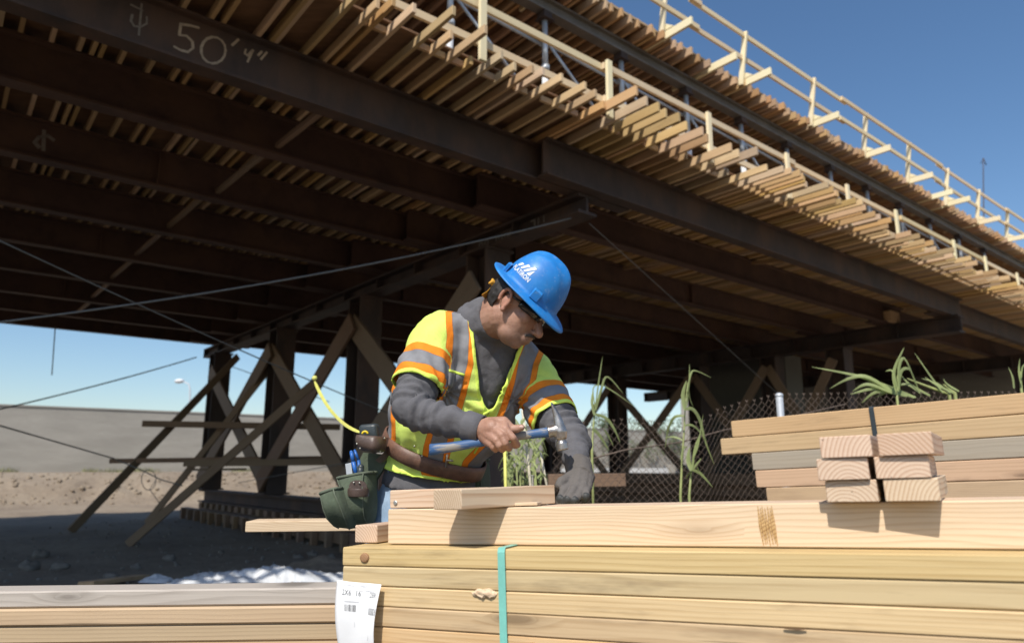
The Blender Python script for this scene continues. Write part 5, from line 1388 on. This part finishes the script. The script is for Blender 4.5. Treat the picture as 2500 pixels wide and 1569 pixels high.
# mustache, hair
M['hair'] = plain('dark_hair', (0.022, 0.018, 0.016), 0.6, 0.4, 60, stretch=(1, 1, 1), bmp=0.8, bdist=0.004)
M['stache'] = plain('greying_mustache', (0.085, 0.07, 0.06), 0.95, 0.5, 160, bmp=0.8, bdist=0.003)
mu = MB()
for s in (-1, 1): mu.limb([Hd(0.113, -0.060, s * 0.003), Hd(0.110, -0.062, s * 0.016), Hd(0.098, -0.070, s * 0.028)], [0.0055, 0.0058, 0.003], 10)
voxel('mustache', mu, 0.002, 2, M['stache'], worker, disp=lambda p, n: 0.0012 * fbm(p, 260))
hm = MB(); hball(hm, -0.018, 0.018, 0, 0.090, 0.092, 0.0815, 24, 16)
voxel('hair', hm, 0.004, 1, M['hair'], worker, keep=lambda p, n: (p - HC).dot(Fh) < (0.012 if (p - HC).dot(Uh) > 0.03 else -0.032 + 0.01 * fbm(p, 70)) and (p - HC).dot(Uh) > -0.038 + 0.02 * fbm(p, 60) + 0.15 * max(0, -0.06 - (p - HC).dot(Fh)), disp=lambda p, n: 0.003 * fbm(p, 90))
# dark wraparound glasses
gl = MB(); rg = []
for k in range(27):
    t = rad(-80 + k * 160 / 26); f = 0.026 + 0.089 * math.cos(t) - 0.004 * math.cos(t * 6); r = 0.075 * math.sin(t); hh_ = 0.0185 * (1 - 0.35 * abs(math.sin(t)) ** 2) * (1 - 0.25 * math.exp(-(t / 0.12) ** 2))
    top, bot = 0.022, 0.022 - 2 * hh_
    rg.append([Hd(f, top, r), Hd(f + 0.003, (top + bot) / 2, r * 1.01), Hd(f, bot, r), Hd(f - 0.0025, bot, r * 0.97), Hd(f - 0.0025, top, r * 0.97)])
gl.rings(rg)
m, nt, bs = new_mat('dark_lens'); bs.inputs['Base Color'].default_value = (0.012, 0.011, 0.010, 1); bs.inputs['Roughness'].default_value = 0.08; bs.inputs['Coat Weight'].default_value = 0.4; M['lens'] = m
gls = part('safety_glasses', gl, M['lens'], worker, True)
for s in (-1, 1):
    ar = MB(); ar.tube([Hd(0.045, 0.014, s * 0.0745), Hd(0.02, 0.016, s * 0.0805), Hd(-0.008, 0.022, s * 0.0815), Hd(-0.025, 0.008, s * 0.080)], [0.005, 0.0035, 0.003, 0.002], 8)
    part('temple_arm', ar, M['lens'], gls, True)
# orange bandana behind the neck and under the hat
M['bandana'] = plain('mustard_bandana', (0.62, 0.31, 0.035), 0.85, 0.3, 40)
bn = MB()
bn.rings([[Hd(-0.095 + 0.01 * math.sin(i), 0.012 - 0.016 * i + 0.01, 0.05 - 0.030 * j + 0.002 * i) - Fh * (0.012 * math.sin(math.pi * j / 4) + 0.004 * i) for j in range(5)] for i in range(4)], cap=False, closed=False)
o = part('bandana', bn, M['bandana'], worker, True); md = o.modifiers.new('t', 'SOLIDIFY'); md.thickness = 0.004; md = o.modifiers.new('s', 'SUBSURF'); md.levels = md.render_levels = 1
bn = MB(); bn.limb([Hd(-0.085, 0.022, 0.045), Hd(-0.092, 0.030, 0.052), Hd(-0.100, 0.020, 0.056)], [0.006, 0.009, 0.004], 8); bn.limb([Hd(-0.088, 0.028, 0.05), Hd(-0.098, 0.036, 0.052)], [0.007, 0.004], 8)
voxel('bandana_knot', bn, 0.003, 1, M['bandana'], worker, disp=lambda p, n: 0.003 * fbm(p, 120))

# --- hard hat
F2 = Vector((0.66, -0.20, -0.71)).normalized(); U0 = Vector((0.71, -0.32, 0.64)); U2 = (U0 - F2 * F2.dot(U0)).normalized(); R2 = F2.cross(U2)
H0 = P(1248, 690, 2.07)
def Ht(f, u, r): return H0 + F2 * f + U2 * u + R2 * r
DA, DBk, DR, DHt = 0.100, 0.102, 0.093, 0.122
def dome(az, el, g=0.0):
    """az around from front, el 0 at brim .. 1 at the top"""
    e = el * math.pi / 2; ca, sa_ = math.cos(az), math.sin(az)
    rr = math.cos(e) ** 0.82; h = math.sin(e) ** 0.95
    f = (DA if ca > 0 else DBk) * ca * rr; r = DR * sa_ * rr; u = DHt * h
    # raised ridges running front to back over the crown
    k = math.exp(-(r / 0.017) ** 2) * 0.007 + math.exp(-((abs(r) - 0.048) / 0.009) ** 2) * 0.0028
    k *= min(1, max(0, (el - 0.25) / 0.35)); s_ = 1 + k / 0.1
    return (f * s_, u * s_, r * s_)
hb = MB(); rg = []; NA = 96
for lv, (ext, du) in enumerate([(0.040, -0.0115), (0.0405, -0.0085), (0.036, -0.005), (0.022, -0.001), (0.008, 0.0010), (0.002, 0.004)]):
    row = []
    for i in range(NA):
        az = 2 * math.pi * i / NA; f, u, r = dome(az, 0.0); fr_ = 1 + 0.28 * max(0, math.cos(az)) ** 3
        nrm = Vector((math.cos(az), math.sin(az) * 1.05)); L_ = ext * fr_
        row.append(Ht(f + nrm.x * L_, du - 0.010 * (L_ / 0.034) * max(0, math.cos(az)) ** 2 + 0.008 * (L_ / 0.034) * max(0, -math.cos(az)) ** 2, r + nrm.y * L_))
    rg.append(row)
for k in range(1, 25):
    el = k / 25.0
    rg.append([Ht(dome(2 * math.pi * i / NA, el)[0], 0.004 + dome(2 * math.pi * i / NA, el)[1], dome(2 * math.pi * i / NA, el)[2]) for i in range(NA)])
hb.rings(rg, cap=False); top = len(hb.v); hb.v.append(tuple(Ht(0, 0.004 + DHt * 1.07, 0)))
hb.f += [(top - NA + i, top - NA + (i + 1) % NA, top) for i in range(NA)]
m, nt, bs = new_mat('scuffed_blue_plastic'); tc = coords(nt)
n1 = noise_(nt, tc, 16, 5, 0.65); n2 = noise_(nt, tc, 70, 5, 0.7)
c = ramp(nt, n1, [(0.3, (0.010, 0.165, 0.50)), (0.7, (0.022, 0.235, 0.62))])
c = mix(nt, math_(nt, 'MULTIPLY', ramp(nt, n2, [(0.56, 0.0), (0.72, 1.0)]), 0.30), c, (0.38, 0.47, 0.62))
c = mix(nt, math_(nt, 'MULTIPLY', ramp(nt, noise_(nt, tc, 34, 5, 0.7), [(0.60, 0.0), (0.72, 1.0)]), 0.35), c, (0.10, 0.085, 0.075))
nt.links.new(c, bs.inputs['Base Color']); nt.links.new(ramp(nt, n2, [(0.3, 0.38), (0.7, 0.62)]), bs.inputs['Roughness'])
nt.links.new(bump(nt, n2, 0.08, 0.001), bs.inputs['Normal']); M['hat'] = m
hat = part('hard_hat', hb, M['hat'], worker, True); md = hat.modifiers.new('t', 'SOLIDIFY'); md.thickness = 0.003; md.offset = -1
bmx = bmesh.new(); bmx.from_mesh(hat.data); bmesh.ops.recalc_face_normals(bmx, faces=bmx.faces)
if (bmx.faces[0].normal.dot(bmx.faces[0].calc_center_median() - H0)) < 0 and False: pass
bmx.to_mesh(hat.data); bmx.free()
# accessory slots on the side of the shell
for az, wd in ((rad(62), 0.0125), (rad(143), 0.008)):
    for s in (1, -1):
        f, u, r = dome(az, 0.02); r *= s; tn = Vector((-math.sin(az), math.cos(az) * s)); on = Vector((math.cos(az), math.sin(az) * s))
        c0 = Ht(f, 0.017, r) + (F2 * on.x + R2 * on.y) * 0.001
        sm2 = MB(); rgx = []
        for hh_, k in ((-0.012, 0.004), (-0.012, 0.009), (0.010, 0.008), (0.014, 0.003)):
            rgx.append([c0 + U2 * hh_ + (F2 * tn.x + R2 * tn.y) * wd * a + (F2 * on.x + R2 * on.y) * (k if abs(a) < 0.9 else k * 0.4) for a in (-1, -0.85, 0.85, 1)])
        sm2.rings(rgx, cap=True, closed=False); o = part('accessory_slot', sm2, M['hat'], hat); md = o.modifiers.new('t', 'SOLIDIFY'); md.thickness = 0.004
# white lettering and emblem on the side of the hat
M['decal'] = plain('white_decal', (0.80, 0.82, 0.84), 0.45, 0.06, 60, bmp=0.05)
def on_hat(f, u):
    """point of the shell's right side above length f and height u"""
    best = None
    lo, hi = 0.0, 1.0
    for _ in range(28):
        el = (lo + hi) / 2; e = el * math.pi / 2
        if DHt * math.sin(e) ** 0.95 < u: lo = el
        else: hi = el
    rr = math.cos(lo * math.pi / 2) ** 0.82; k = max(0.0, 1 - (f / (DBk * rr)) ** 2); az = math.acos(max(-1, min(1, f / (DBk * rr))))
    ff, uu, r = dome(az, lo); return Ht(ff, 0.004 + uu, r) + (Ht(ff, uu, r) - Ht(0, 0.02, 0)).normalized() * 0.0012
def decal_mesh(vs, fs, name):
    bmn = bmesh.new(); vv = [bmn.verts.new((x, y, 0)) for x, y in vs]
    for f in fs: bmn.faces.new([vv[i] for i in f])
    bmesh.ops.triangulate(bmn, faces=bmn.faces[:])
    for _ in range(1): bmesh.ops.subdivide_edges(bmn, edges=[e for e in bmn.edges if e.calc_length() > 0.006], cuts=2, use_grid_fill=True)
    for v in bmn.verts: v.co = on_hat(v.co.x, v.co.y)
    me = bpy.data.meshes.new(name); bmn.to_mesh(me); bmn.free(); return me
cu = bpy.data.curves.new('t', 'FONT'); cu.body = 'FLATIRON'; cu.size = 1.0; cu.resolution_u = 3; cu.offset = 0.018
to = bpy.data.objects.new('t', cu); COL.objects.link(to)
me = bpy.data.meshes.new_from_object(to.evaluated_get(bpy.context.evaluated_depsgraph_get())); bpy.data.objects.remove(to)
wmax = max(v.co.x for v in me.vertices)
TL, TH2, TF0, TU0 = 0.076, 0.0155, -0.070, 0.024
for v in me.vertices: v.co = on_hat(TF0 + v.co.x / wmax * TL, TU0 + v.co.y * TH2 / 0.72 * 0.9)
put('lettering', me, M['decal'], hat)
ex0, ey0 = TF0 + 0.006, TU0 + 0.0165
for k in range(4):
    # slanted bars, each longer than the last, closed by a point
    x0 = ex0 + k * 0.0155; h_ = [0.014, 0.022, 0.029, 0.021][k]
    bar = [(x0, ey0), (x0 + 0.0085, ey0), (x0 + 0.0085 + h_ * 0.75, ey0 + h_ * 0.95), (x0 + h_ * 0.75 - 0.002, ey0 + h_)] if k < 3 else [(x0, ey0), (x0 + 0.0135, ey0), (x0 + 0.0150, ey0 + h_)]
    put('emblem_bar', decal_mesh(bar, [tuple(range(len(bar)))], 'emblem_bar'), M['decal'], hat)

# --- glove on the left hand
M['glove'] = fabric('dark_work_glove', (0.145, 0.130, 0.118))
M['glove_palm'] = plain('rubber_glove_palm', (0.045, 0.045, 0.042), 0.6, 0.2, 60)
gm_ = MB()
gm_.tube([lW + (lE - lW).normalized() * 0.03, zp(1345, 985, 1.965), zp(1345, 1040, 1.945)], [0.038, 0.036, 0.035], 18)
gw = [zp(1275, 1020, 1.945), zp(1320, 1015, 1.94), zp(1370, 1020, 1.945), zp(1420, 1030, 1.955)]
gk = [zp(1215, 1130, 1.905), zp(1290, 1150, 1.892), zp(1365, 1165, 1.895), zp(1425, 1165, 1.91)]
for a, b in zip(gw, gk): gm_.limb([a, b], [0.023, 0.0135], 12)
gm_.limb([gk[0], gk[1], gk[2], gk[3]], [0.0125, 0.013, 0.013, 0.012], 12)
gf_ = [[gk[0], zp(1130, 1215, 1.868), zp(1095, 1290, 1.855), zp(1085, 1345, 1.86)],
       [gk[1], zp(1235, 1235, 1.855), zp(1190, 1300, 1.842), zp(1165, 1360, 1.85)],
       [gk[2], zp(1320, 1260, 1.855), zp(1275, 1310, 1.842), zp(1235, 1360, 1.85)],
       [gk[3], zp(1415, 1225, 1.875), zp(1412, 1265, 1.862), zp(1395, 1290, 1.868)]]
for f, r in zip(gf_, (0.0108, 0.0108, 0.0104, 0.0104)): gm_.limb(f, [r * 1.06, r, r * 0.97, r * 0.9], 12)
gm_.limb([gw[0], zp(1180, 1060, 1.925), zp(1115, 1085, 1.90), zp(1085, 1120, 1.885)], [0.024, 0.0165, 0.014, 0.012], 12)
def glove_disp(p, n): return 0.0016 * fbm(p, 45) + 0.0014 * math.sin(p.z * 260 + 5 * fbm(p, 20)) * max(0, fbm(p, 16, 4)) + 0.0008 * fbm(p, 140)
glv = voxel('glove', gm_, 0.003, 2, M['glove'], worker, disp=glove_disp)
gt = MB()
for f in gf_: gt.limb([f[2], f[3]], [0.0112, 0.0104], 12)
voxel('rubber_fingertips', gt, 0.003, 2, M['glove_palm'], glv)

# --- belt and pouches
M['leather'] = plain('brown_belt_leather', (0.17, 0.088, 0.058), 0.5, 0.35, 18, bmp=0.35, dirt=(0.05, 0.03, 0.022), dirtamt=0.5)
M['leather_dark'] = plain('dark_leather', (0.085, 0.056, 0.045), 0.45, 0.35, 22, bmp=0.35)
M['canvas'] = plain('dark_green_canvas', (0.085, 0.108, 0.070), 0.9, 0.30, 16, bmp=0.5, dirt=(0.10, 0.11, 0.085), dirtamt=0.4)
M['canvas_rim'] = plain('worn_canvas_binding', (0.115, 0.135, 0.095), 0.9, 0.3, 30, bmp=0.4)
M['rivet'] = plain('rivet_metal', (0.6, 0.58, 0.5), 0.35, 0.1, 30, metal=0.9)
bl = MB(); bc_ = P(1021, 1064, 2.365); bT = (vcs[2] - vcs[0]).normalized() + Vector((0.10, -0.05, 0)); bT.normalize()
rg = []
for h_, ex in ((-0.024, 0.000), (-0.023, 0.005), (0.0, 0.0065), (0.023, 0.005), (0.024, 0.000)):
    rg.append(ring_pts(bc_ + bT * h_, RH + Vector((0, 0, 0.06)), bT, 0.170 + ex, 0.157 + ex, 64))
bl.rings(rg, cap=False); o = belt = part('tool_belt', bl, M['leather'], worker, True); md = o.modifiers.new('t', 'SOLIDIFY'); md.thickness = 0.004
# buckle tongue and rivets on the belt front
def on_belt(x, y):
    """front point of the belt on a sight line"""
    best = None
    for q in rg[2]:
        v = q - Vector((0, 0, EYE)); d = v.y * _c + v.z * _s; xp = (1250 + 1720 * v.x / d) * 2409 / 2500
        if q.y < bc_.y + 0.02 and (best is None or abs(xp - x) < best[0]): best = (abs(xp - x), q)
    return P(x, y, best[1].y - 0.003)
bk = MB(); a, b = on_belt(1052, 1052), on_belt(1056, 1092)
bk.tube([P(1056, 1040, a.y - .004), P(1052, 1070, a.y - 0.008), P(1049, 1098, a.y - .004)], 0.0035, 8); bk.tube([P(1052, 1082, a.y - .008), P(1066, 1083, a.y - .004)], 0.003, 8)
part('buckle', bk, M['rivet'], belt, True)
for x, y in ((975, 1049), (1003, 1045), (993, 1072)):
    rv = MB(); rv.sph(on_belt(x, y), 0.0035, 8, 6); part('belt_rivet', rv, M['rivet'], belt, True)
def z7(x, y): return ((780 + x / 5.4) * 2409 / 2500, (1030 + y / 5.4) * 2409 / 2500)
def zq(x, y, Y): q = z7(x - 25, y); return P(q[0], q[1], Y + 0.06)
MPX = 5.4 * 2500 / 2409 * 1657 / 2.2                           # survey units per metre near the pouch
def bag(name, lv, mat, rim=True, n=28, tilt=0.0):
    mb_ = MB(); rgs = []
    for x, y, Y, hw, hd, an in lv:
        c_ = zq(x, y, Y); ux = Vector((math.cos(rad(an)), -0.30, math.sin(rad(an)))).normalized(); uy = Vector((0.35, 0.93, 0)).normalized()
        rgs.append([c_ + ux * (hw / MPX) * math.copysign(abs(math.cos(t)) ** 0.6, math.cos(t)) + uy * (hd * math.copysign(abs(math.sin(t)) ** 0.6, math.sin(t)) + 0.006 * math.sin(3 * t + y * 0.004) * min(1, (y - lv[0][1]) / 300.0)) for t in [2 * math.pi * i / n for i in range(n)]])
    inner = [[p.lerp(sum(rgs[0], Vector()) / n, 0.12) for p in rgs[0]], [p.lerp(sum(rgs[1], Vector()) / n, 0.15) for p in rgs[1]]]
    mb_.rings(inner[::-1] + rgs, cap=True)
    mb_.v = [tuple(Vector(v) + Vector((0.4, -0.9, 0.2)) * (0.010 * (abs(fbm(Vector(v), 14, 3)) - 0.25) + 0.005 * fbm(Vector(v), 24) + 0.003 * fbm(Vector(v), 60))) for v in mb_.v]
    o = part(name, mb_, mat, worker, True); s2 = o.modifiers.new('s', 'SUBSURF'); s2.levels = s2.render_levels = 1
    if rim:
        rm = MB(); rm.tube([p for p in rgs[0]] + [rgs[0][0]], 0.0045, 8); r_ = part('pouch_rim', rm, M['canvas_rim'], o, True)
        for k_ in (int(n * 0.62), int(n * 0.88)):
            rm = MB(); rm.tube([r2[k_] + Vector((0.1, -0.9, 0.1)) * 0.003 for r2 in rgs], 0.0022, 6); part('pouch_seam', rm, M['canvas_rim'], o, True)
    return o, rgs
# hanging back panel
bp = MB(); out_ = [(600, 400), (820, 420), (905, 520), (850, 640), (770, 760), (745, 1345), (700, 1360), (560, 1395), (470, 1300), (430, 900), (520, 560)]
fr1 = [zq(x, y, 2.215) for x, y in out_]; bp.rings([fr1, [p + Vector((0.004, 0.012, 0)) for p in fr1]]); part('pouch_back_panel', bp, M['canvas'], worker)
bag('tool_pouch', [(520, 700, 2.165, 240, 0.040, 10), (530, 760, 2.165, 228, 0.045, 10), (545, 850, 2.16, 200, 0.048, 6), (560, 950, 2.155, 178, 0.05, 4), (580, 1060, 2.155, 150, 0.05, 2), (588, 1150, 2.155, 142, 0.048, 4), (600, 1270, 2.165, 130, 0.04, 10), (630, 1375, 2.18, 95, 0.02, 18)], M['canvas'])
bag('tool_pouch', [(210, 905, 2.125, 128, 0.04, 18), (235, 980, 2.12, 130, 0.044, 16), (285, 1120, 2.12, 145, 0.046, 10), (335, 1260, 2.13, 145, 0.042, 2), (370, 1370, 2.145, 120, 0.024, -6), (385, 1402, 2.15, 85, 0.012, -6)], M['canvas'])
bag('tape_holder', [(700, 175, 2.15, 178, 0.032, -4), (705, 240, 2.145, 186, 0.036, -6), (705, 330, 2.145, 180, 0.036, -8), (725, 400, 2.15, 130, 0.03, -8)], M['leather_dark'], rim=False)
# leather tab from belt to pouch
tb = MB(); out_ = [(840, 190), (1000, 215), (1010, 250), (940, 300), (935, 420), (880, 510), (820, 540), (760, 500), (870, 400), (900, 250)]
fr1 = [zq(x, y, 2.175 + 0.00012 * (x - 800)) for x, y in out_]; tb.rings([fr1, [p + Vector((0.002, 0.012, 0)) for p in fr1]]); part('leather_tab', tb, M['leather_dark'], worker)
# tape measure and yellow ring in the holder
tmz = MB(); tmz.box(zq(690, 135, 2.16), (0.030, -0.006, 0.002), (0.004, 0.018, 0), (-0.003, 0, 0.026)); o = part('tape_measure', tmz, M['blackstrap'], worker, True); md = o.modifiers.new('b', 'BEVEL'); md.width = 0.012; md.segments = 4
M['yellow'] = plain('yellow_plastic', (0.75, 0.55, 0.02), 0.4, 0.1, 30)
yr = MB(); yr.tube([zq(625 + 38 * math.cos(t), 165 + 42 * math.sin(t), 2.128) for t in [math.pi + 0.2 + i * 0.3 for i in range(10)]], 0.0035, 8); part('yellow_ring', yr, M['yellow'], worker, True)
# loop and tools
lp = MB(); rgx = []
for x, dy in ((385, -0.003), (408, -0.024), (530, -0.040), (655, -0.024), (690, -0.003)): rgx.append([zq(x, 860 + 20 * (1 - abs(x - 536) / 136), 2.115 + dy), zq(x, 990 + 6 * (1 - abs(x - 536) / 136), 2.118 + dy)])
lp.rings(rgx, cap=False, closed=False); o = part('leather_loop', lp, M['leather_dark'], worker, True); md = o.modifiers.new('t', 'SOLIDIFY'); md.thickness = 0.004; md = o.modifiers.new('s', 'SUBSURF'); md.levels = md.render_levels = 2
lt = MB(); fr1 = [zq(x, y, 2.108) for x, y in [(415, 830), (440, 785), (490, 765), (550, 765), (615, 785), (650, 835), (655, 880), (412, 880)]]; lt.rings([fr1, [p + Vector((0, 0.006, 0)) for p in fr1]]); part('leather_patch', lt, M['leather_dark'], worker)
for x, y, Y in ((478, 795, 2.105), (553, 800, 2.105), (882, 212, 2.135), (825, 385, 2.128), (560, 345, 2.118), (518, 285, 2.128)): 
    rv = MB(); rv.sph(zq(x, y, Y), 0.003, 8, 6); part('pouch_rivet', rv, M['rivet'], worker, True)
M['bluegrip'] = plain('blue_grip', (0.02, 0.12, 0.42), 0.4, 0.15, 30)
tl_ = MB(); tl_.limb([zq(445, 395, 2.15), zq(470, 520, 2.15), zq(515, 720, 2.155)], [0.0055, 0.0065, 0.006], 10); tl_.limb([zq(490, 375, 2.165), zq(540, 500, 2.165), zq(560, 700, 2.165)], [0.004, 0.005, 0.006], 10); part('plier_handles', tl_, M['bluegrip'], worker, True)
tl_ = MB(); fr1 = [zq(x, y, 2.15) for x, y in [(365, 550), (440, 533), (470, 760), (390, 770)]]; tl_.rings([fr1, [p + Vector((0, 0.004, 0)) for p in fr1]]); part('flat_bar', tl_, M['galv'], worker)
tl_ = MB(); tl_.limb([zq(572, 595, 2.145), zq(560, 740, 2.15)], [0.010, 0.0095], 12); part('screwdriver_handle', tl_, M['blackstrap'], worker, True)
# pouch on the far hip
bag('hip_pouch', [((1128 * 2500 / 2409 - 780) * 5.4, (1078 * 2500 / 2409 - 1030) * 5.4, 2.40, 130, 0.05, -8), ((1132 * 2500 / 2409 - 780) * 5.4, (1110 * 2500 / 2409 - 1030) * 5.4, 2.40, 130, 0.055, -4), ((1135 * 2500 / 2409 - 780) * 5.4, (1180 * 2500 / 2409 - 1030) * 5.4, 2.40, 110, 0.05, 0), ((1135 * 2500 / 2409 - 780) * 5.4, (1230 * 2500 / 2409 - 1030) * 5.4, 2.40, 80, 0.03, 0)], M['canvas'])

# ------------------------------------------------------------------ hammer
hr_ = root('hammer', zp(700, 500, 1.91), 'claw hammer with worn blue and grey handle held in the bare hand', 'hammer')
m, nt, bs = new_mat('worn_blue_handle'); tc = coords(nt)
n1 = noise_(nt, vmul(nt, tc, (8, 40, 40)), 1.0, 5, 0.65)
sx = nt.nodes.new('ShaderNodeSeparateXYZ'); nt.links.new(tc, sx.inputs[0])
xa = zp(560, 520, 1.905).x; xb = zp(700, 500, 1.905).x
worn = math_(nt, 'MULTIPLY', math_(nt, 'GREATER_THAN', math_(nt, 'MULTIPLY_ADD', math_(nt, 'SUBTRACT', n1, 0.5), 0.06, sx.outputs[0]), xa - 0.05), math_(nt, 'LESS_THAN', math_(nt, 'MULTIPLY_ADD', math_(nt, 'SUBTRACT', n1, 0.5), 0.06, sx.outputs[0]), xb))
worn = math_(nt, 'MAXIMUM', worn, ramp(nt, n1, [(0.50, 0.0), (0.60, 1.0)]))
c = mix(nt, worn, (0.04, 0.105, 0.24), (0.27, 0.25, 0.22))
nt.links.new(c, bs.inputs['Base Color']); bs.inputs['Roughness'].default_value = 0.55
nt.links.new(bump(nt, n1, 0.4, 0.002), bs.inputs['Normal']); M['handle'] = m
hd = MB(); rg = []
hp_ = [(-510, 690, 1.925, 0.0165, 0.012), (-500, 690, 1.925, 0.0175, 0.0135), (-420, 682, 1.923, 0.0170, 0.0135), (-250, 660, 1.920, 0.0150, 0.0125), (0, 618, 1.916, 0.0140, 0.0125), (250, 575, 1.912, 0.0142, 0.0125), (500, 532, 1.908, 0.0132, 0.0115), (700, 508, 1.906, 0.0128, 0.0105), (850, 487, 1.904, 0.0142, 0.0105), (960, 472, 1.903, 0.0150, 0.0105), (1100, 452, 1.902, 0.0130, 0.009)]
ctrs = [zp(x, y, Y) for x, y, Y, a, b in hp_]
for i, (x, y, Y, a, b) in enumerate(hp_):
    T_ = (ctrs[min(i + 1, len(ctrs) - 1)] - ctrs[max(i - 1, 0)]).normalized(); v_ = Vector((0, 1, 0)); v_ = (v_ - T_ * v_.dot(T_)).normalized(); w_ = T_.cross(v_)
    rg.append([ctrs[i] + w_ * a * 0.88 * math.cos(t) + v_ * b * 0.9 * math.sin(t) for t in [k * 0.3927 for k in range(16)]])
hd.rings(rg); part('handle', hd, M['handle'], hr_, True)
M['hsteel'] = plain('worn_hammer_steel', (0.42, 0.39, 0.36), 0.32, 0.3, 40, metal=0.85, dirt=(0.20, 0.11, 0.06), dirtamt=0.6, bmp=0.2)
hs_ = MB()
YH = 1.902
hs_.tube([zp(945, 474, YH), zp(1010, 462, YH), zp(1075, 450, YH)], [0.0165, 0.0160, 0.0165], 16)
hs_.tube([zp(1085, 390, YH), zp(1100, 470, YH), zp(1108, 560, YH)], [0.0150, 0.0185, 0.0155], 16)
hs_.tube([zp(1108, 550, YH), zp(1114, 600, YH)], [0.0120, 0.0115], 16)
hs_.tube([zp(1113, 590, YH), zp(1116, 606, YH), zp(1128, 690, YH), zp(1130, 700, YH)], [0.0125, 0.0152, 0.0157, 0.0140], 20)
cl_ = [(1092, 430, .0165, .0135), (1080, 360, .0150, .012), (1060, 290, .0125, .0095), (1030, 210, .0110, .0065), (1000, 140, .0100, .0035), (985, 112, .0095, .0015)]
cc_ = [zp(x, y, YH) for x, y, a, b in cl_]
for side in (-1, 1):
    rg = []
    for i, (x, y, a, b) in enumerate(cl_):
        T_ = (cc_[min(i + 1, 5)] - cc_[max(i - 1, 0)]).normalized(); v_ = Vector((0.25, 1, 0)); v_ = (v_ - T_ * v_.dot(T_)).normalized(); w_ = T_.cross(v_)
        o_ = v_ * side * (a * (0.45 if i < 2 else 0.58))
        rg.append([cc_[i] + o_ + v_ * a * (0.56 if i < 2 else 0.44) * math.cos(t) + w_ * b * math.sin(t) for t in [k * 0.5236 for k in range(12)]])
    hs_.rings(rg)
voxel('hammer_head', hs_, 0.0016, 2, M['hsteel'], hr_)

# render settings
sc.cycles.max_bounces = 6
sc.cycles.diffuse_bounces = 2
sc.cycles.glossy_bounces = 2
sc.cycles.transmission_bounces = 3
